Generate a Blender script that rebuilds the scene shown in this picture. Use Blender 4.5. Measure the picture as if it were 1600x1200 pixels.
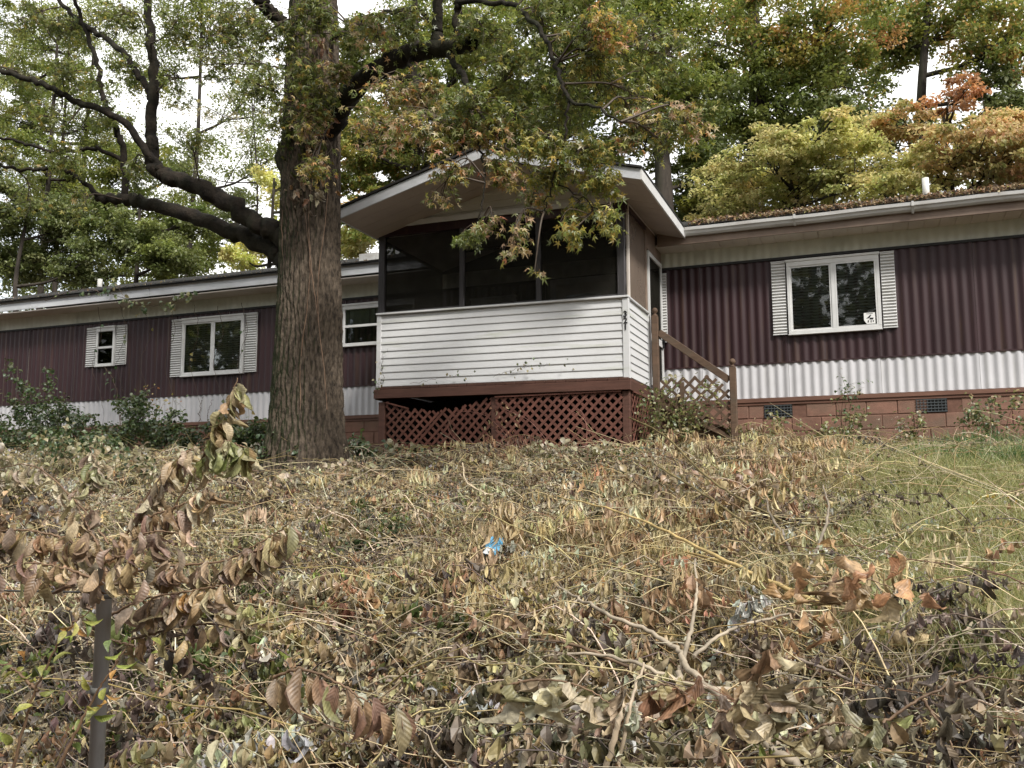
import bpy, math, random
import numpy as np
from mathutils import Vector, Matrix

S = bpy.context.scene
for o in list(bpy.data.objects):
    bpy.data.objects.remove(o)
rng = np.random.default_rng(7)
random.seed(7)

# ------------------------------------------------------------------ camera, sky, sun, exposure
FPX = 1450.0                                   # focal length in pixels of a 1600 x 1200 picture
R = np.array([[0.931742, 0.363097, -0.004184],
              [-0.048591, 0.113253, -0.992377],
              [-0.359855, 0.924843, 0.123166]])   # rows: camera right, down, forward (world x = along the house, y = into it)
cam = bpy.data.cameras.new('camera')
cam.sensor_width = 36.0
cam.lens = FPX / 1600.0 * 36.0
cam.clip_start = 0.05
cam.clip_end = 900
camo = bpy.data.objects.new('camera', cam)
S.collection.objects.link(camo)
camo.matrix_world = Matrix(((R[0][0], -R[1][0], -R[2][0], 0), (R[0][1], -R[1][1], -R[2][1], 0),
                            (R[0][2], -R[1][2], -R[2][2], 0), (0, 0, 0, 1)))
S.camera = camo

SUN_DIR = Vector((0.72, -0.58, 0.86)).normalized()       # towards the sun: high, behind the camera's right shoulder
sun = bpy.data.lights.new('sun', 'SUN')
sun.energy = 3.2
sun.angle = math.radians(9)
sun.color = (1.0, 0.96, 0.90)
suno = bpy.data.objects.new('sun', sun)
S.collection.objects.link(suno)
suno.rotation_euler = (-SUN_DIR).to_track_quat('-Z', 'Y').to_euler()

world = bpy.data.worlds.new('World')
S.world = world
world.use_nodes = True
wn, wl = world.node_tree.nodes, world.node_tree.links
wn.clear()
wo = wn.new('ShaderNodeOutputWorld')
bg = wn.new('ShaderNodeBackground')
sky = wn.new('ShaderNodeTexSky')
sky.sky_type = 'NISHITA'
sky.sun_disc = False
sky.sun_elevation = math.asin(SUN_DIR.z)
sky.sun_rotation = math.atan2(SUN_DIR.x, SUN_DIR.y)
sky.dust_density = 2.0
tc = wn.new('ShaderNodeTexCoord')
nz = wn.new('ShaderNodeTexNoise')
nz.inputs['Scale'].default_value = 3.2
nz.inputs['Detail'].default_value = 6
cr = wn.new('ShaderNodeValToRGB')
cr.color_ramp.elements[0].position = 0.34
cr.color_ramp.elements[1].position = 0.52
cr.color_ramp.elements[0].color = (0.25, 0.25, 0.25, 1)
mx = wn.new('ShaderNodeMix')
mx.data_type = 'RGBA'
mx.inputs['B'].default_value = (9.0, 8.95, 8.8, 1)         # thin bright cloud over most of the sky
wl.new(tc.outputs['Generated'], nz.inputs['Vector'])
wl.new(nz.outputs['Fac'], cr.inputs['Fac'])
wl.new(cr.outputs['Color'], mx.inputs['Factor'])
wl.new(sky.outputs['Color'], mx.inputs['A'])
wl.new(mx.outputs['Result'], bg.inputs['Color'])
bg.inputs['Strength'].default_value = 0.13
wl.new(bg.outputs['Background'], wo.inputs['Surface'])

S.view_settings.view_transform = 'Standard'
S.view_settings.look = 'None'
S.view_settings.gamma = 1.0
S.view_settings.use_curve_mapping = False
S.view_settings.exposure = 0.56
S.render.engine = 'CYCLES'
S.cycles.max_bounces = 8
S.cycles.transparent_max_bounces = 16
S.cycles.use_denoising = True

# ------------------------------------------------------------------ geometry helpers
def ray(px, py):
    return R.T @ np.array([px - 800.0, py - 600.0, FPX])
def at(px, py, y):
    """world point that the pixel shows at the distance y into the scene"""
    d = ray(px, py)
    return d * (y / d[1])

_ph = np.random.default_rng(3)
_W = [(_ph.uniform(0, 6.28), _ph.uniform(0, 6.28)) for _ in range(60)]
def wnoise(x, y, s, k=0, oct=3):
    """smooth wave noise about -1..1, feature size s"""
    v = 0; a = 1.0; t = 0
    for o in range(oct):
        for j in range(3):
            an, p = _W[(k * 7 + o * 3 + j) % 60]
            f = 6.28 / s * (1.7 ** o) * (0.8 + 0.2 * j)
            v = v + a * np.sin(f * (x * math.cos(an) + y * math.sin(an)) + p); t += a * 1.4
        a *= 0.6
    return v / t * 1.6
GY = [-300, -60, 0, 2.4, 3.5, 10.2, 11.2, 12, 14, 20, 60, 140, 400]
GZ = [-2.4, -1.9, -1.6, -1.55, -1.3, .275, .42, .48, .57, 1.2, 6, 12, 14]
def ground(x, y):
    x = np.asarray(x, float); y = np.asarray(y, float)
    z = np.interp(y, GY, GZ)
    z = z + 0.022 * np.clip(-x - 5, 0, 14) * np.clip((y - 3) / 6, 0, 1)
    m = np.clip((y - 2) / 2, 0, 1) * np.clip((13.6 - y) / 2, 0, 1)
    return z + m * (0.085 * wnoise(x, y, 2.1, 1) + 0.03 * wnoise(x, y, 0.7, 2))
_ys = np.linspace(1.2, 15, 1400)
def onground(px, py):
    d = ray(px, py)
    xs = d[0] / d[1] * _ys
    zs = d[2] / d[1] * _ys
    k = int(np.argmax(zs < ground(xs, _ys)))
    if k == 0: k = len(_ys) - 1
    return np.array([xs[k], _ys[k], float(ground(xs[k], _ys[k]))])

WO = {}
def setp(o, label=None, cat=None, group=None, kind=None):
    if label: o['label'] = label
    if cat: o['category'] = cat
    if group: o['group'] = group
    if kind: o['kind'] = kind
    return o
def link(o, w, parent=None):
    S.collection.objects.link(o)
    WO[o.name] = Vector(w)
    if parent is not None:
        o.parent = parent
        o.location = Vector(w) - WO[parent.name]
    else:
        o.location = Vector(w)
    return o
def thing(name, loc, label, cat, group=None):
    o = bpy.data.objects.new(name, None)
    o.empty_display_size = 0.1
    link(o, loc)
    return setp(o, label, cat, group)
def mesh_np(name, V, F, mat, parent=None, col=None, smooth=False, center=True, uv=None):
    """V (n,3); F a list of arrays (m,3) or (m,4)"""
    V = np.asarray(V, np.float32)
    if not isinstance(F, (list, tuple)): F = [F]
    F = [np.asarray(f, np.int32) for f in F if len(f)]
    c = ((V.min(0) + V.max(0)) / 2) if center else np.zeros(3)
    me = bpy.data.meshes.new(name)
    me.vertices.add(len(V))
    me.vertices.foreach_set('co', (V - c).astype(np.float32).ravel())
    li = np.concatenate([f.ravel() for f in F])
    tot = np.concatenate([np.full(len(f), f.shape[1], np.int32) for f in F])
    st = np.concatenate([[0], np.cumsum(tot)[:-1]]).astype(np.int32)
    me.loops.add(len(li)); me.loops.foreach_set('vertex_index', li)
    me.polygons.add(len(tot))
    me.polygons.foreach_set('loop_start', st)
    me.polygons.foreach_set('loop_total', tot)
    me.polygons.foreach_set('use_smooth', np.full(len(tot), bool(smooth)))
    me.update(calc_edges=True)
    if col is not None:
        a = me.color_attributes.new('Col', 'FLOAT_COLOR', 'POINT')
        c4 = np.ones((len(V), 4), np.float32); c4[:, :3] = col
        a.data.foreach_set('color', c4.ravel())
    if mat is not None: me.materials.append(mat)
    o = bpy.data.objects.new(name, me)
    return link(o, c, parent)
class MB:
    def __init__(self): self.v = []; self.f = []; self.n = 0
    def add(self, vs, fs):
        self.v.extend([tuple(map(float, p)) for p in vs])
        self.f.extend([[i + self.n for i in f] for f in fs]); self.n += len(vs)
        return self
    def box(self, x0, x1, y0, y1, z0, z1, b=0.0):
        return self.obox(((x0 + x1) / 2, (y0 + y1) / 2, (z0 + z1) / 2), (1, 0, 0), (0, 1, 0), (0, 0, 1), (x1 - x0) / 2, (y1 - y0) / 2, (z1 - z0) / 2, b)
    def obox(self, c, ax, ay, az, hx, hy, hz, b=0.0):
        """oriented box; b chamfers every edge"""
        c = np.array(c, float); A = [np.array(a, float) for a in (ax, ay, az)]
        A = [a / np.linalg.norm(a) for a in A]; H = (hx, hy, hz)
        if b <= 0:
            vs = [c + A[0] * sx * hx + A[1] * sy * hy + A[2] * sz * hz for sz in (-1, 1) for sy in (-1, 1) for sx in (-1, 1)]
            return self.add(vs, [(0, 2, 3, 1), (4, 5, 7, 6), (0, 1, 5, 4), (2, 6, 7, 3), (0, 4, 6, 2), (1, 3, 7, 5)])
        vs = []; ix = {}
        for s in [(i, j, k) for i in (-1, 1) for j in (-1, 1) for k in (-1, 1)]:
            for a in range(3):
                p = c.copy()
                for q in range(3):
                    p = p + A[q] * s[q] * (H[q] - (0 if q == a else b))
                ix[(s, a)] = len(vs); vs.append(p)
        fs = []
        for a in range(3):
            u, w = (a + 1) % 3, (a + 2) % 3
            for sg in (-1, 1):
                L = []
                for (su, sw) in ((-1, -1), (1, -1), (1, 1), (-1, 1)):
                    s = [0, 0, 0]; s[a] = sg; s[u] = su; s[w] = sw; L.append(ix[(tuple(s), a)])
                fs.append(L if sg > 0 else L[::-1])
            for su in (-1, 1):
                for sw in (-1, 1):
                    s0 = [0, 0, 0]; s0[u] = su; s0[w] = sw; s1 = list(s0); s0[a] = -1; s1[a] = 1
                    L = [ix[(tuple(s0), u)], ix[(tuple(s1), u)], ix[(tuple(s1), w)], ix[(tuple(s0), w)]]
                    fs.append(L if su * sw > 0 else L[::-1])
        for s in [(i, j, k) for i in (-1, 1) for j in (-1, 1) for k in (-1, 1)]:
            L = [ix[(s, 0)], ix[(s, 1)], ix[(s, 2)]]
            fs.append(L if s[0] * s[1] * s[2] > 0 else L[::-1])
        return self.add(vs, fs)
    def prism(self, poly, axis, a, b):
        """polygon of (u,v) extruded along an axis ('x': u=y v=z, 'y': u=x v=z, 'z': u=x v=y)"""
        def P(u, v, t): return {'x': (t, u, v), 'y': (u, t, v), 'z': (u, v, t)}[axis]
        n = len(poly)
        vs = [P(u, v, a) for u, v in poly] + [P(u, v, b) for u, v in poly]
        fs = [list(range(n))[::-1], list(range(n, 2 * n))] + [(i, (i + 1) % n, n + (i + 1) % n, n + i) for i in range(n)]
        return self.add(vs, fs)
    def beam(self, p, q, w, h, up=(0, 0, 1), b=0.0):
        p = np.array(p, float); q = np.array(q, float); d = q - p; L = np.linalg.norm(d); d /= L
        s = np.cross(d, up); s /= np.linalg.norm(s); u = np.cross(s, d)
        return self.obox((p + q) / 2, d, s, u, L / 2, w / 2, h / 2, b)
    def lathe(self, c, prof, n=14):
        """(r,z) profile spun round a vertical axis at c"""
        vs = [(c[0] + r * math.cos(6.2832 * i / n), c[1] + r * math.sin(6.2832 * i / n), c[2] + z) for r, z in prof for i in range(n)]
        fs = [(k * n + i, k * n + (i + 1) % n, (k + 1) * n + (i + 1) % n, (k + 1) * n + i) for k in range(len(prof) - 1) for i in range(n)]
        return self.add(vs, fs)
    def build(self, name, mat, parent=None, smooth=False):
        V = np.array(self.v, np.float32)
        F = {}
        for f in self.f: F.setdefault(len(f), []).append(f)
        return mesh_np(name, V, [np.array(F[k], np.int32) for k in sorted(F)], mat, parent, smooth=smooth)
def flatten_part(o, b=0.004):
    m = o.modifiers.new('edge', 'BEVEL'); m.width = b; m.segments = 1; m.limit_method = 'ANGLE'
    return o

def smooth_path(P, n):
    """Catmull-Rom resampling of (k,d) rows to n points"""
    P = np.asarray(P, float)
    if len(P) < 3:
        t = np.linspace(0, 1, n)[:, None]; return P[0] * (1 - t) + P[-1] * t
    Q = np.vstack([2 * P[0] - P[1], P, 2 * P[-1] - P[-2]])
    t = np.linspace(0, len(P) - 1 - 1e-6, n); i = t.astype(int); u = (t - i)[:, None]
    a, b, c, d = Q[i], Q[i + 1], Q[i + 2], Q[i + 3]
    return 0.5 * (2 * b + (c - a) * u + (2 * a - 5 * b + 4 * c - d) * u ** 2 + (3 * b - a - 3 * c + d) * u ** 3)
class Tubes:
    """many tubes gathered into one mesh"""
    def __init__(self): self.V = []; self.F = []; self.n = 0; self.C = []
    def add(self, P, r, k=6, col=(1, 1, 1), wob=0.0):
        P = np.asarray(P, float); m = len(P); r = np.broadcast_to(np.asarray(r, float), (m,))
        T = np.gradient(P, axis=0); T /= np.linalg.norm(T, axis=1)[:, None] + 1e-9
        ref = np.array([0.31, 0.22, 0.92]) if abs(T[:, 2]).mean() < 0.8 else np.array([0.95, 0.2, 0.1])
        A = np.cross(T, ref); A /= np.linalg.norm(A, axis=1)[:, None] + 1e-9
        B = np.cross(T, A)
        th = np.arange(k) * 2 * math.pi / k
        rr = r[:, None] * np.ones(k)[None]
        if wob: rr = rr * (1 + wob * rng.normal(size=rr.shape))
        V = P[:, None, :] + rr[..., None] * (np.cos(th)[None, :, None] * A[:, None, :] + np.sin(th)[None, :, None] * B[:, None, :])
        i = np.arange(m - 1)[:, None] * k; j = np.arange(k)[None]; j2 = (j + 1) % k
        F = np.stack([i + j, i + j2, i + k + j2, i + k + j], -1).reshape(-1, 4) + self.n
        self.V.append(V.reshape(-1, 3)); self.F.append(F); self.n += m * k
        self.C.append(np.tile(np.array(col, np.float32), (m * k, 1)))
        return self
    def build(self, name, mat, parent=None, smooth=True):
        if not self.V: return None
        return mesh_np(name, np.concatenate(self.V), np.concatenate(self.F), mat, parent, col=np.concatenate(self.C), smooth=smooth)

# ------------------------------------------------------------------ leaves
def leaf_grid(nl=4, W=0.22, curl=0.6, fold=0.25, wav=0.05, seed=0, twist=0.0, peak=0.85):
    """leaf of length 1 along +Y, two quads across; nl along"""
    r = np.random.default_rng(seed)
    t = np.linspace(0, 1, nl + 1)
    w = W * np.sin(np.pi * np.clip(t, 0.03, 0.97) ** peak) ** 0.85
    ang = curl * (t - 0.3) * t * 1.6
    y = np.concatenate([[0], np.cumsum(np.cos(ang[1:]) / nl)]); z = np.concatenate([[0], np.cumsum(-np.sin(ang[1:]) / nl)])
    V = []
    for i in range(nl + 1):
        a = twist * t[i]
        for s in (-1, 0, 1):
            wx = s * w[i]; wz = abs(s) * w[i] * fold * 2 + (r.normal() * wav if s else 0) * w[i] / W
            V.append((wx * math.cos(a) - wz * math.sin(a), y[i], z[i] + wx * math.sin(a) + wz * math.cos(a)))
    F = [(i * 3 + j, i * 3 + j + 1, i * 3 + j + 4, i * 3 + j + 3) for i in range(nl) for j in (0, 1)]
    return np.array(V), np.array(F)
def leaf_crumple(seed, W=.34, curl=1.6, fold=.5, twist=.6, nl=10, nw=6):
    """large withered leaf: lobed outline, crumpled blade, rolled edges"""
    r = np.random.default_rng(seed); V = []
    t = np.linspace(0, 1, nl + 1); ang = curl * t * 1.3 * (1 + .3 * np.sin(5 * t + seed))
    y = np.concatenate([[0], np.cumsum(np.cos(ang[1:]) / nl)]); z = np.concatenate([[0], np.cumsum(-np.sin(ang[1:]) / nl)])
    ph = r.uniform(0, 6.28, 6)
    for i in range(nl + 1):
        w0 = W * max(.04, math.sin(math.pi * min(.97, max(.03, t[i])) ** .75)) ** .8
        for j in range(nw + 1):
            u = j / nw * 2 - 1
            w = w0 * (1 + .28 * math.sin(t[i] * 15 + ph[0] + (2 if u > 0 else 0)) * abs(u))
            x = u * w; zz = abs(u) ** 1.3 * w * fold * 1.8 + .035 * math.sin(9 * t[i] + 3.3 * u + ph[1]) + .025 * math.sin(16 * t[i] - 5 * u + ph[2]) + .03 * r.normal() * abs(u)
            a = twist * t[i] + .5 * math.sin(3 * t[i] + ph[3])
            V.append((x * math.cos(a) - zz * math.sin(a), y[i], z[i] + x * math.sin(a) + zz * math.cos(a)))
    F = [(i * (nw + 1) + j, i * (nw + 1) + j + 1, (i + 1) * (nw + 1) + j + 1, (i + 1) * (nw + 1) + j) for i in range(nl) for j in range(nw)]
    return np.array(V), np.array(F)
def leaf_star(seed=0, droop=0.15):
    """five-pointed leaf, five quads, base at the origin"""
    r = np.random.default_rng(seed)
    A = [-2.1, -1.05, 0, 1.05, 2.1]; LN = [.48, .62, .66, .62, .48]
    V = [(0, .38, .03)]; 
    for i in range(5):
        a = A[i] + r.normal() * .06; l = LN[i] * (1 + r.normal() * .08)
        V.append((l * math.sin(a), .38 + l * math.cos(a), -droop * l + r.normal() * .05))
    for i in range(6):
        a = -2.75 + i * 1.1; l = .2 if 0 < i < 5 else .30
        V.append((l * math.sin(a), .38 + l * math.cos(a), .02 + r.normal() * .03))
    return np.array(V), np.array([(0, 6 + i, 1 + i, 7 + i) for i in range(5)])
def leaf_diamond(W=0.3, fold=0.12, seed=0):
    V = np.array([(0, 0, 0), (W, .45, fold), (0, 1, -.1), (-W, .5, fold)])
    return V, np.array([(0, 1, 2, 3)])
def basis(d, n):
    d = d / (np.linalg.norm(d, axis=1)[:, None] + 1e-9)
    x = np.cross(d, n); x /= np.linalg.norm(x, axis=1)[:, None] + 1e-9
    z = np.cross(x, d)
    return np.stack([x, d, z], -1)            # columns: x, y (length), z (normal)
class Scatter:
    def __init__(self): self.V = []; self.F = []; self.C = []; self.n = 0
    def add(self, tmpl, pos, B, size, col):
        V, F = tmpl
        size = np.asarray(size, float)
        if size.ndim == 0: size = np.full(len(pos), size)
        P = np.einsum('nij,kj->nki', B, V) * size[:, None, None] + pos[:, None, :]
        k = len(V); N = len(pos)
        self.V.append(P.reshape(-1, 3).astype(np.float32))
        self.F.append((F[None] + (np.arange(N) * k)[:, None, None] + self.n).reshape(-1, F.shape[1]).astype(np.int32))
        self.C.append(np.repeat(np.asarray(col, np.float32), k, axis=0)); self.n += N * k
    def build(self, name, mat, parent=None, smooth=False):
        if not self.V: return None
        return mesh_np(name, np.concatenate(self.V), [np.concatenate([f for f in self.F if f.shape[1] == q]) for q in (3, 4) if any(f.shape[1] == q for f in self.F)], mat, parent, col=np.concatenate(self.C), smooth=smooth)
def unit(n):
    v = rng.normal(size=(n, 3)); return v / np.linalg.norm(v, axis=1)[:, None]
def pick(pal, w, n, jit=0.18):
    """n colours from a palette of linear colours with a little spread"""
    pal = np.array(pal, float); w = np.array(w, float); w /= w.sum()
    c = pal[rng.choice(len(pal), n, p=w)]
    return np.clip(c * (1 + jit * rng.normal(size=(n, 1))) * (1 + 0.045 * rng.normal(size=(n, 3))), 0.004, 0.85)
def lin(r, g, b):
    f = lambda c: (c / 255 / 12.92) if c / 255 <= 0.04045 else ((c / 255 + 0.055) / 1.055) ** 2.4
    return (f(r), f(g), f(b))

# ------------------------------------------------------------------ materials
def newmat(name):
    m = bpy.data.materials.new(name); m.use_nodes = True
    n = m.node_tree.nodes; n.clear()
    return m, n, m.node_tree.links, n.new('ShaderNodeOutputMaterial')
def leaf_material(name, trans=0.3, gloss=0.05, rough=0.5, source='attr', mottle=0.25, mscale=30):
    m, n, l, out = newmat(name)
    if source == 'attr':
        a = n.new('ShaderNodeAttribute'); a.attribute_name = 'Col'; colo = a.outputs['Color']
    else:
        a = n.new('ShaderNodeObjectInfo'); colo = a.outputs['Color']
    t = n.new('ShaderNodeTexCoord'); nz = n.new('ShaderNodeTexNoise'); nz.inputs['Scale'].default_value = mscale; nz.inputs['Detail'].default_value = 3
    l.new(t.outputs['Object'], nz.inputs['Vector'])
    mr = n.new('ShaderNodeMapRange'); mr.inputs['From Min'].default_value = 0.3; mr.inputs['From Max'].default_value = 0.7
    mr.inputs['To Min'].default_value = 1 - mottle; mr.inputs['To Max'].default_value = 1 + mottle
    l.new(nz.outputs['Fac'], mr.inputs['Value'])
    mu = n.new('ShaderNodeVectorMath'); mu.operation = 'SCALE'
    l.new(colo, mu.inputs[0]); l.new(mr.outputs['Result'], mu.inputs['Scale'])
    d = n.new('ShaderNodeBsdfDiffuse'); tr = n.new('ShaderNodeBsdfTranslucent'); g = n.new('ShaderNodeBsdfGlossy')
    g.inputs['Roughness'].default_value = rough; g.inputs['Color'].default_value = (1, 1, 1, 1)
    l.new(mu.outputs[0], d.inputs['Color']); l.new(mu.outputs[0], tr.inputs['Color'])
    m1 = n.new('ShaderNodeMixShader'); m1.inputs[0].default_value = trans
    l.new(d.outputs[0], m1.inputs[1]); l.new(tr.outputs[0], m1.inputs[2])
    m2 = n.new('ShaderNodeMixShader'); m2.inputs[0].default_value = gloss
    l.new(m1.outputs[0], m2.inputs[1]); l.new(g.outputs[0], m2.inputs[2])
    if source == 'obj':       # side veins from the leaf's own axes
        sx = n.new('ShaderNodeSeparateXYZ'); l.new(t.outputs['Object'], sx.inputs[0])
        ab = n.new('ShaderNodeMath'); ab.operation = 'ABSOLUTE'; l.new(sx.outputs[0], ab.inputs[0])
        k1 = n.new('ShaderNodeMath'); k1.operation = 'MULTIPLY_ADD'; k1.inputs[1].default_value = -1.1; l.new(ab.outputs[0], k1.inputs[0]); l.new(sx.outputs[1], k1.inputs[2])
        k2 = n.new('ShaderNodeMath'); k2.operation = 'MULTIPLY'; k2.inputs[1].default_value = 62; l.new(k1.outputs[0], k2.inputs[0])
        k3 = n.new('ShaderNodeMath'); k3.operation = 'SINE'; l.new(k2.outputs[0], k3.inputs[0])
        b = n.new('ShaderNodeBump'); b.inputs['Strength'].default_value = .16; b.inputs['Distance'].default_value = .02; l.new(k3.outputs[0], b.inputs['Height'])
        l.new(b.outputs[0], d.inputs['Normal']); l.new(b.outputs[0], g.inputs['Normal'])
    l.new(m2.outputs[0], out.inputs['Surface'])
    return m
def paint(name, col, rough=0.6, var=0.15, scale=(6, 6, 6), dirt=None, dirt_amt=0.5, dirt_scale=(3, 3, 3), dirt_lo=0.5, dirt_hi=0.75, bump=0.0, bscale=60, spec=0.3, metal=0.0, detail=4, coords='Object', pervar=0.0):
    """principled paint with noise variation and optional second-colour wear"""
    m, n, l, out = newmat(name)
    p = n.new('ShaderNodeBsdfPrincipled'); l.new(p.outputs[0], out.inputs['Surface'])
    t = n.new('ShaderNodeTexCoord'); geo = n.new('ShaderNodeNewGeometry')
    vec = geo.outputs['Position'] if coords == 'World' else t.outputs['Object']
    def noise(sc, det=detail):
        mp = n.new('ShaderNodeMapping'); mp.inputs['Scale'].default_value = sc; l.new(vec, mp.inputs['Vector'])
        z = n.new('ShaderNodeTexNoise'); z.inputs['Scale'].default_value = 1; z.inputs['Detail'].default_value = det; z.inputs['Roughness'].default_value = 0.62
        l.new(mp.outputs[0], z.inputs['Vector']); return z
    z = noise(scale)
    mr = n.new('ShaderNodeMapRange'); mr.inputs['From Min'].default_value = 0.3; mr.inputs['From Max'].default_value = 0.7
    mr.inputs['To Min'].default_value = 1 - var; mr.inputs['To Max'].default_value = 1 + var
    l.new(z.outputs['Fac'], mr.inputs['Value'])
    sc = n.new('ShaderNodeVectorMath'); sc.operation = 'SCALE'; sc.inputs[0].default_value = col[:3]
    l.new(mr.outputs[0], sc.inputs['Scale']); cur = sc.outputs[0]
    if pervar:
        oi = n.new('ShaderNodeObjectInfo'); m3 = n.new('ShaderNodeMapRange'); m3.inputs['To Min'].default_value = 1 - pervar; m3.inputs['To Max'].default_value = 1 + pervar
        l.new(oi.outputs['Random'], m3.inputs['Value'])
        s2 = n.new('ShaderNodeVectorMath'); s2.operation = 'SCALE'; l.new(cur, s2.inputs[0]); l.new(m3.outputs[0], s2.inputs['Scale']); cur = s2.outputs[0]
    if dirt:
        z2 = noise(dirt_scale, 6)
        m2 = n.new('ShaderNodeMapRange'); m2.inputs['From Min'].default_value = dirt_lo; m2.inputs['From Max'].default_value = dirt_hi; m2.inputs['To Max'].default_value = dirt_amt
        l.new(z2.outputs['Fac'], m2.inputs['Value'])
        mx = n.new('ShaderNodeMix'); mx.data_type = 'RGBA'; mx.inputs['B'].default_value = (*dirt[:3], 1)
        l.new(m2.outputs[0], mx.inputs['Factor']); l.new(cur, mx.inputs['A']); cur = mx.outputs['Result']
    l.new(cur, p.inputs['Base Color'])
    p.inputs['Roughness'].default_value = rough; p.inputs['Metallic'].default_value = metal
    p.inputs['Specular IOR Level'].default_value = spec
    if bump:
        z3 = noise((bscale,) * 3 if not isinstance(bscale, tuple) else bscale)
        b = n.new('ShaderNodeBump'); b.inputs['Strength'].default_value = bump; b.inputs['Distance'].default_value = 0.01
        l.new(z3.outputs['Fac'], b.inputs['Height']); l.new(b.outputs[0], p.inputs['Normal'])
    return m

M = {}
M['leaf'] = leaf_material('leaf', 0.5, 0.05, 0.45)
M['far_leaf'] = leaf_material('far_leaf', 0.45, 0.04, 0.5, mottle=0.3, mscale=1.2)
M['dry_leaf'] = leaf_material('dry_leaf', 0.22, 0.04, 0.55, mottle=0.35, mscale=25)
M['obj_leaf'] = leaf_material('obj_leaf', 0.28, 0.04, 0.5, source='obj', mottle=0.42, mscale=6)
M['twig'] = leaf_material('twig', 0.0, 0.03, 0.5, mottle=0.4, mscale=9)
M['maroon'] = paint('maroon_metal', lin(50, 31, 34), 0.5, 0.28, (3, 3, .6), dirt=lin(92, 72, 50), dirt_amt=0.6, dirt_scale=(7, 3, .35), dirt_lo=.53, dirt_hi=.78, spec=.35, coords='World')
M['white_metal'] = paint('white_metal', (.50, .495, .51), 0.45, 0.06, (2, 2, 2), dirt=(.36, .35, .30), dirt_amt=.45, dirt_scale=(9, 3, .7), dirt_lo=.52, dirt_hi=.8, coords='World')
M['cream_metal'] = paint('cream_metal', (.54, .54, .46), 0.5, 0.10, (2, 2, .8), dirt=(.22, .25, .17), dirt_amt=.5, dirt_scale=(1.2, 3, 1.2), dirt_lo=.48, dirt_hi=.8, coords='World')
M['vinyl'] = paint('white_vinyl', (.575, .58, .585), 0.42, 0.04, (3, 3, 3), dirt=(.26, .29, .14), dirt_amt=.6, dirt_scale=(.75, .75, 8), dirt_lo=.555, dirt_hi=.78, coords='World', bump=.06, bscale=(8, 8, 120), pervar=.03)
M['trim'] = paint('white_trim', (.58, .58, .57), 0.4, 0.06, (5, 5, 5), dirt=(.30, .29, .24), dirt_amt=.4, dirt_scale=(4, 4, 4), dirt_lo=.55, dirt_hi=.8, coords='World')
M['fascia'] = paint('fascia_paint', (.50, .51, .53), 0.5, 0.08, (2, 2, 4), dirt=(.22, .24, .2), dirt_amt=.45, dirt_scale=(1.5, 3, 6), dirt_lo=.5, dirt_hi=.8, coords='World')
M['gutter'] = paint('gutter_paint', (.46, .455, .44), 0.4, 0.1, (1.5, 3, 3), dirt=(.20, .16, .12), dirt_amt=.6, dirt_scale=(2.2, 5, 5), dirt_lo=.5, dirt_hi=.75, coords='World')
M['soffit'] = paint('soffit_vinyl', (.60, .55, .50), 0.55, 0.08, (2, 2, 2), dirt=(.36, .31, .26), dirt_amt=.4, dirt_scale=(1.5, 1.5, 3), coords='World')
M['taupe'] = paint('taupe_and_shaded_fascia', lin(120, 104, 92), 0.6, 0.15, (3, 3, 3), dirt=lin(90, 74, 60), dirt_amt=.5, dirt_scale=(2, 2, 5), coords='World')
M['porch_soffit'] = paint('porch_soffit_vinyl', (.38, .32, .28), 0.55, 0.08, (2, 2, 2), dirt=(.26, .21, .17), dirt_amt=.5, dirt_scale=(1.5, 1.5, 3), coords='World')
M['gable'] = paint('gable_vinyl', (.58, .575, .53), 0.5, 0.06, (3, 3, 3), dirt=(.28, .27, .2), dirt_amt=.4, dirt_scale=(2, 2, 5), coords='World')
M['shingle'] = paint('shingle', (.035, .034, .032), 0.95, 0.3, (9, 9, 9), bump=.4, bscale=90, spec=.08, coords='World')
M['deckwood'] = paint('stained_deck_wood', lin(82, 56, 47), 0.65, 0.25, (2.5, 2.5, 30), dirt=lin(70, 50, 40), dirt_amt=.5, dirt_scale=(2, 2, 9), coords='World', bump=.25, bscale=(4, 4, 90), pervar=.08)
M['lattice'] = paint('stained_lattice', lin(98, 63, 53), 0.7, 0.22, (8, 8, 8), dirt=lin(72, 52, 40), dirt_amt=.5, dirt_scale=(3, 3, 3), coords='World', pervar=.16)
M['stairwood'] = paint('weathered_stair_wood', lin(88, 70, 56), 0.7, 0.25, (5, 5, 22), dirt=lin(80, 76, 66), dirt_amt=.5, dirt_scale=(3, 3, 7), coords='World', bump=.25, bscale=(10, 10, 60), pervar=.1)
M['board'] = paint('brown_skirt_board', lin(104, 75, 62), 0.6, 0.2, (1.4, 3, 14), dirt=lin(88, 60, 48), dirt_amt=.5, dirt_scale=(2, 2, 6), coords='World', pervar=.08)
M['block'] = paint('painted_block', lin(126, 94, 80), 0.85, 0.16, (9, 9, 9), dirt=lin(104, 94, 80), dirt_amt=.65, dirt_scale=(1.6, 1.6, 2.4), dirt_lo=.42, dirt_hi=.7, coords='World', bump=.5, bscale=110, pervar=.10)
M['mortar'] = paint('dark_mortar', lin(106, 78, 66), 0.95, 0.2, (20, 20, 20), coords='World')
M['blackwood'] = None
M['vent'] = paint('vent_metal', (.07, .08, .085), 0.5, 0.2, (20, 20, 20))
M['dark'] = paint('dark_interior', (.02, .02, .019), 0.9, 0.1)  # near-black standing for unlit space behind windows and under the deck
M['blind'] = paint('blind_slat', (.22, .22, .215), 0.5, 0.12, (2, 2, 8), coords='World')
M['lightblind'] = paint('curtain', (.13, .135, .11), 0.7, 0.25, (9, 9, 2), coords='World')
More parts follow.
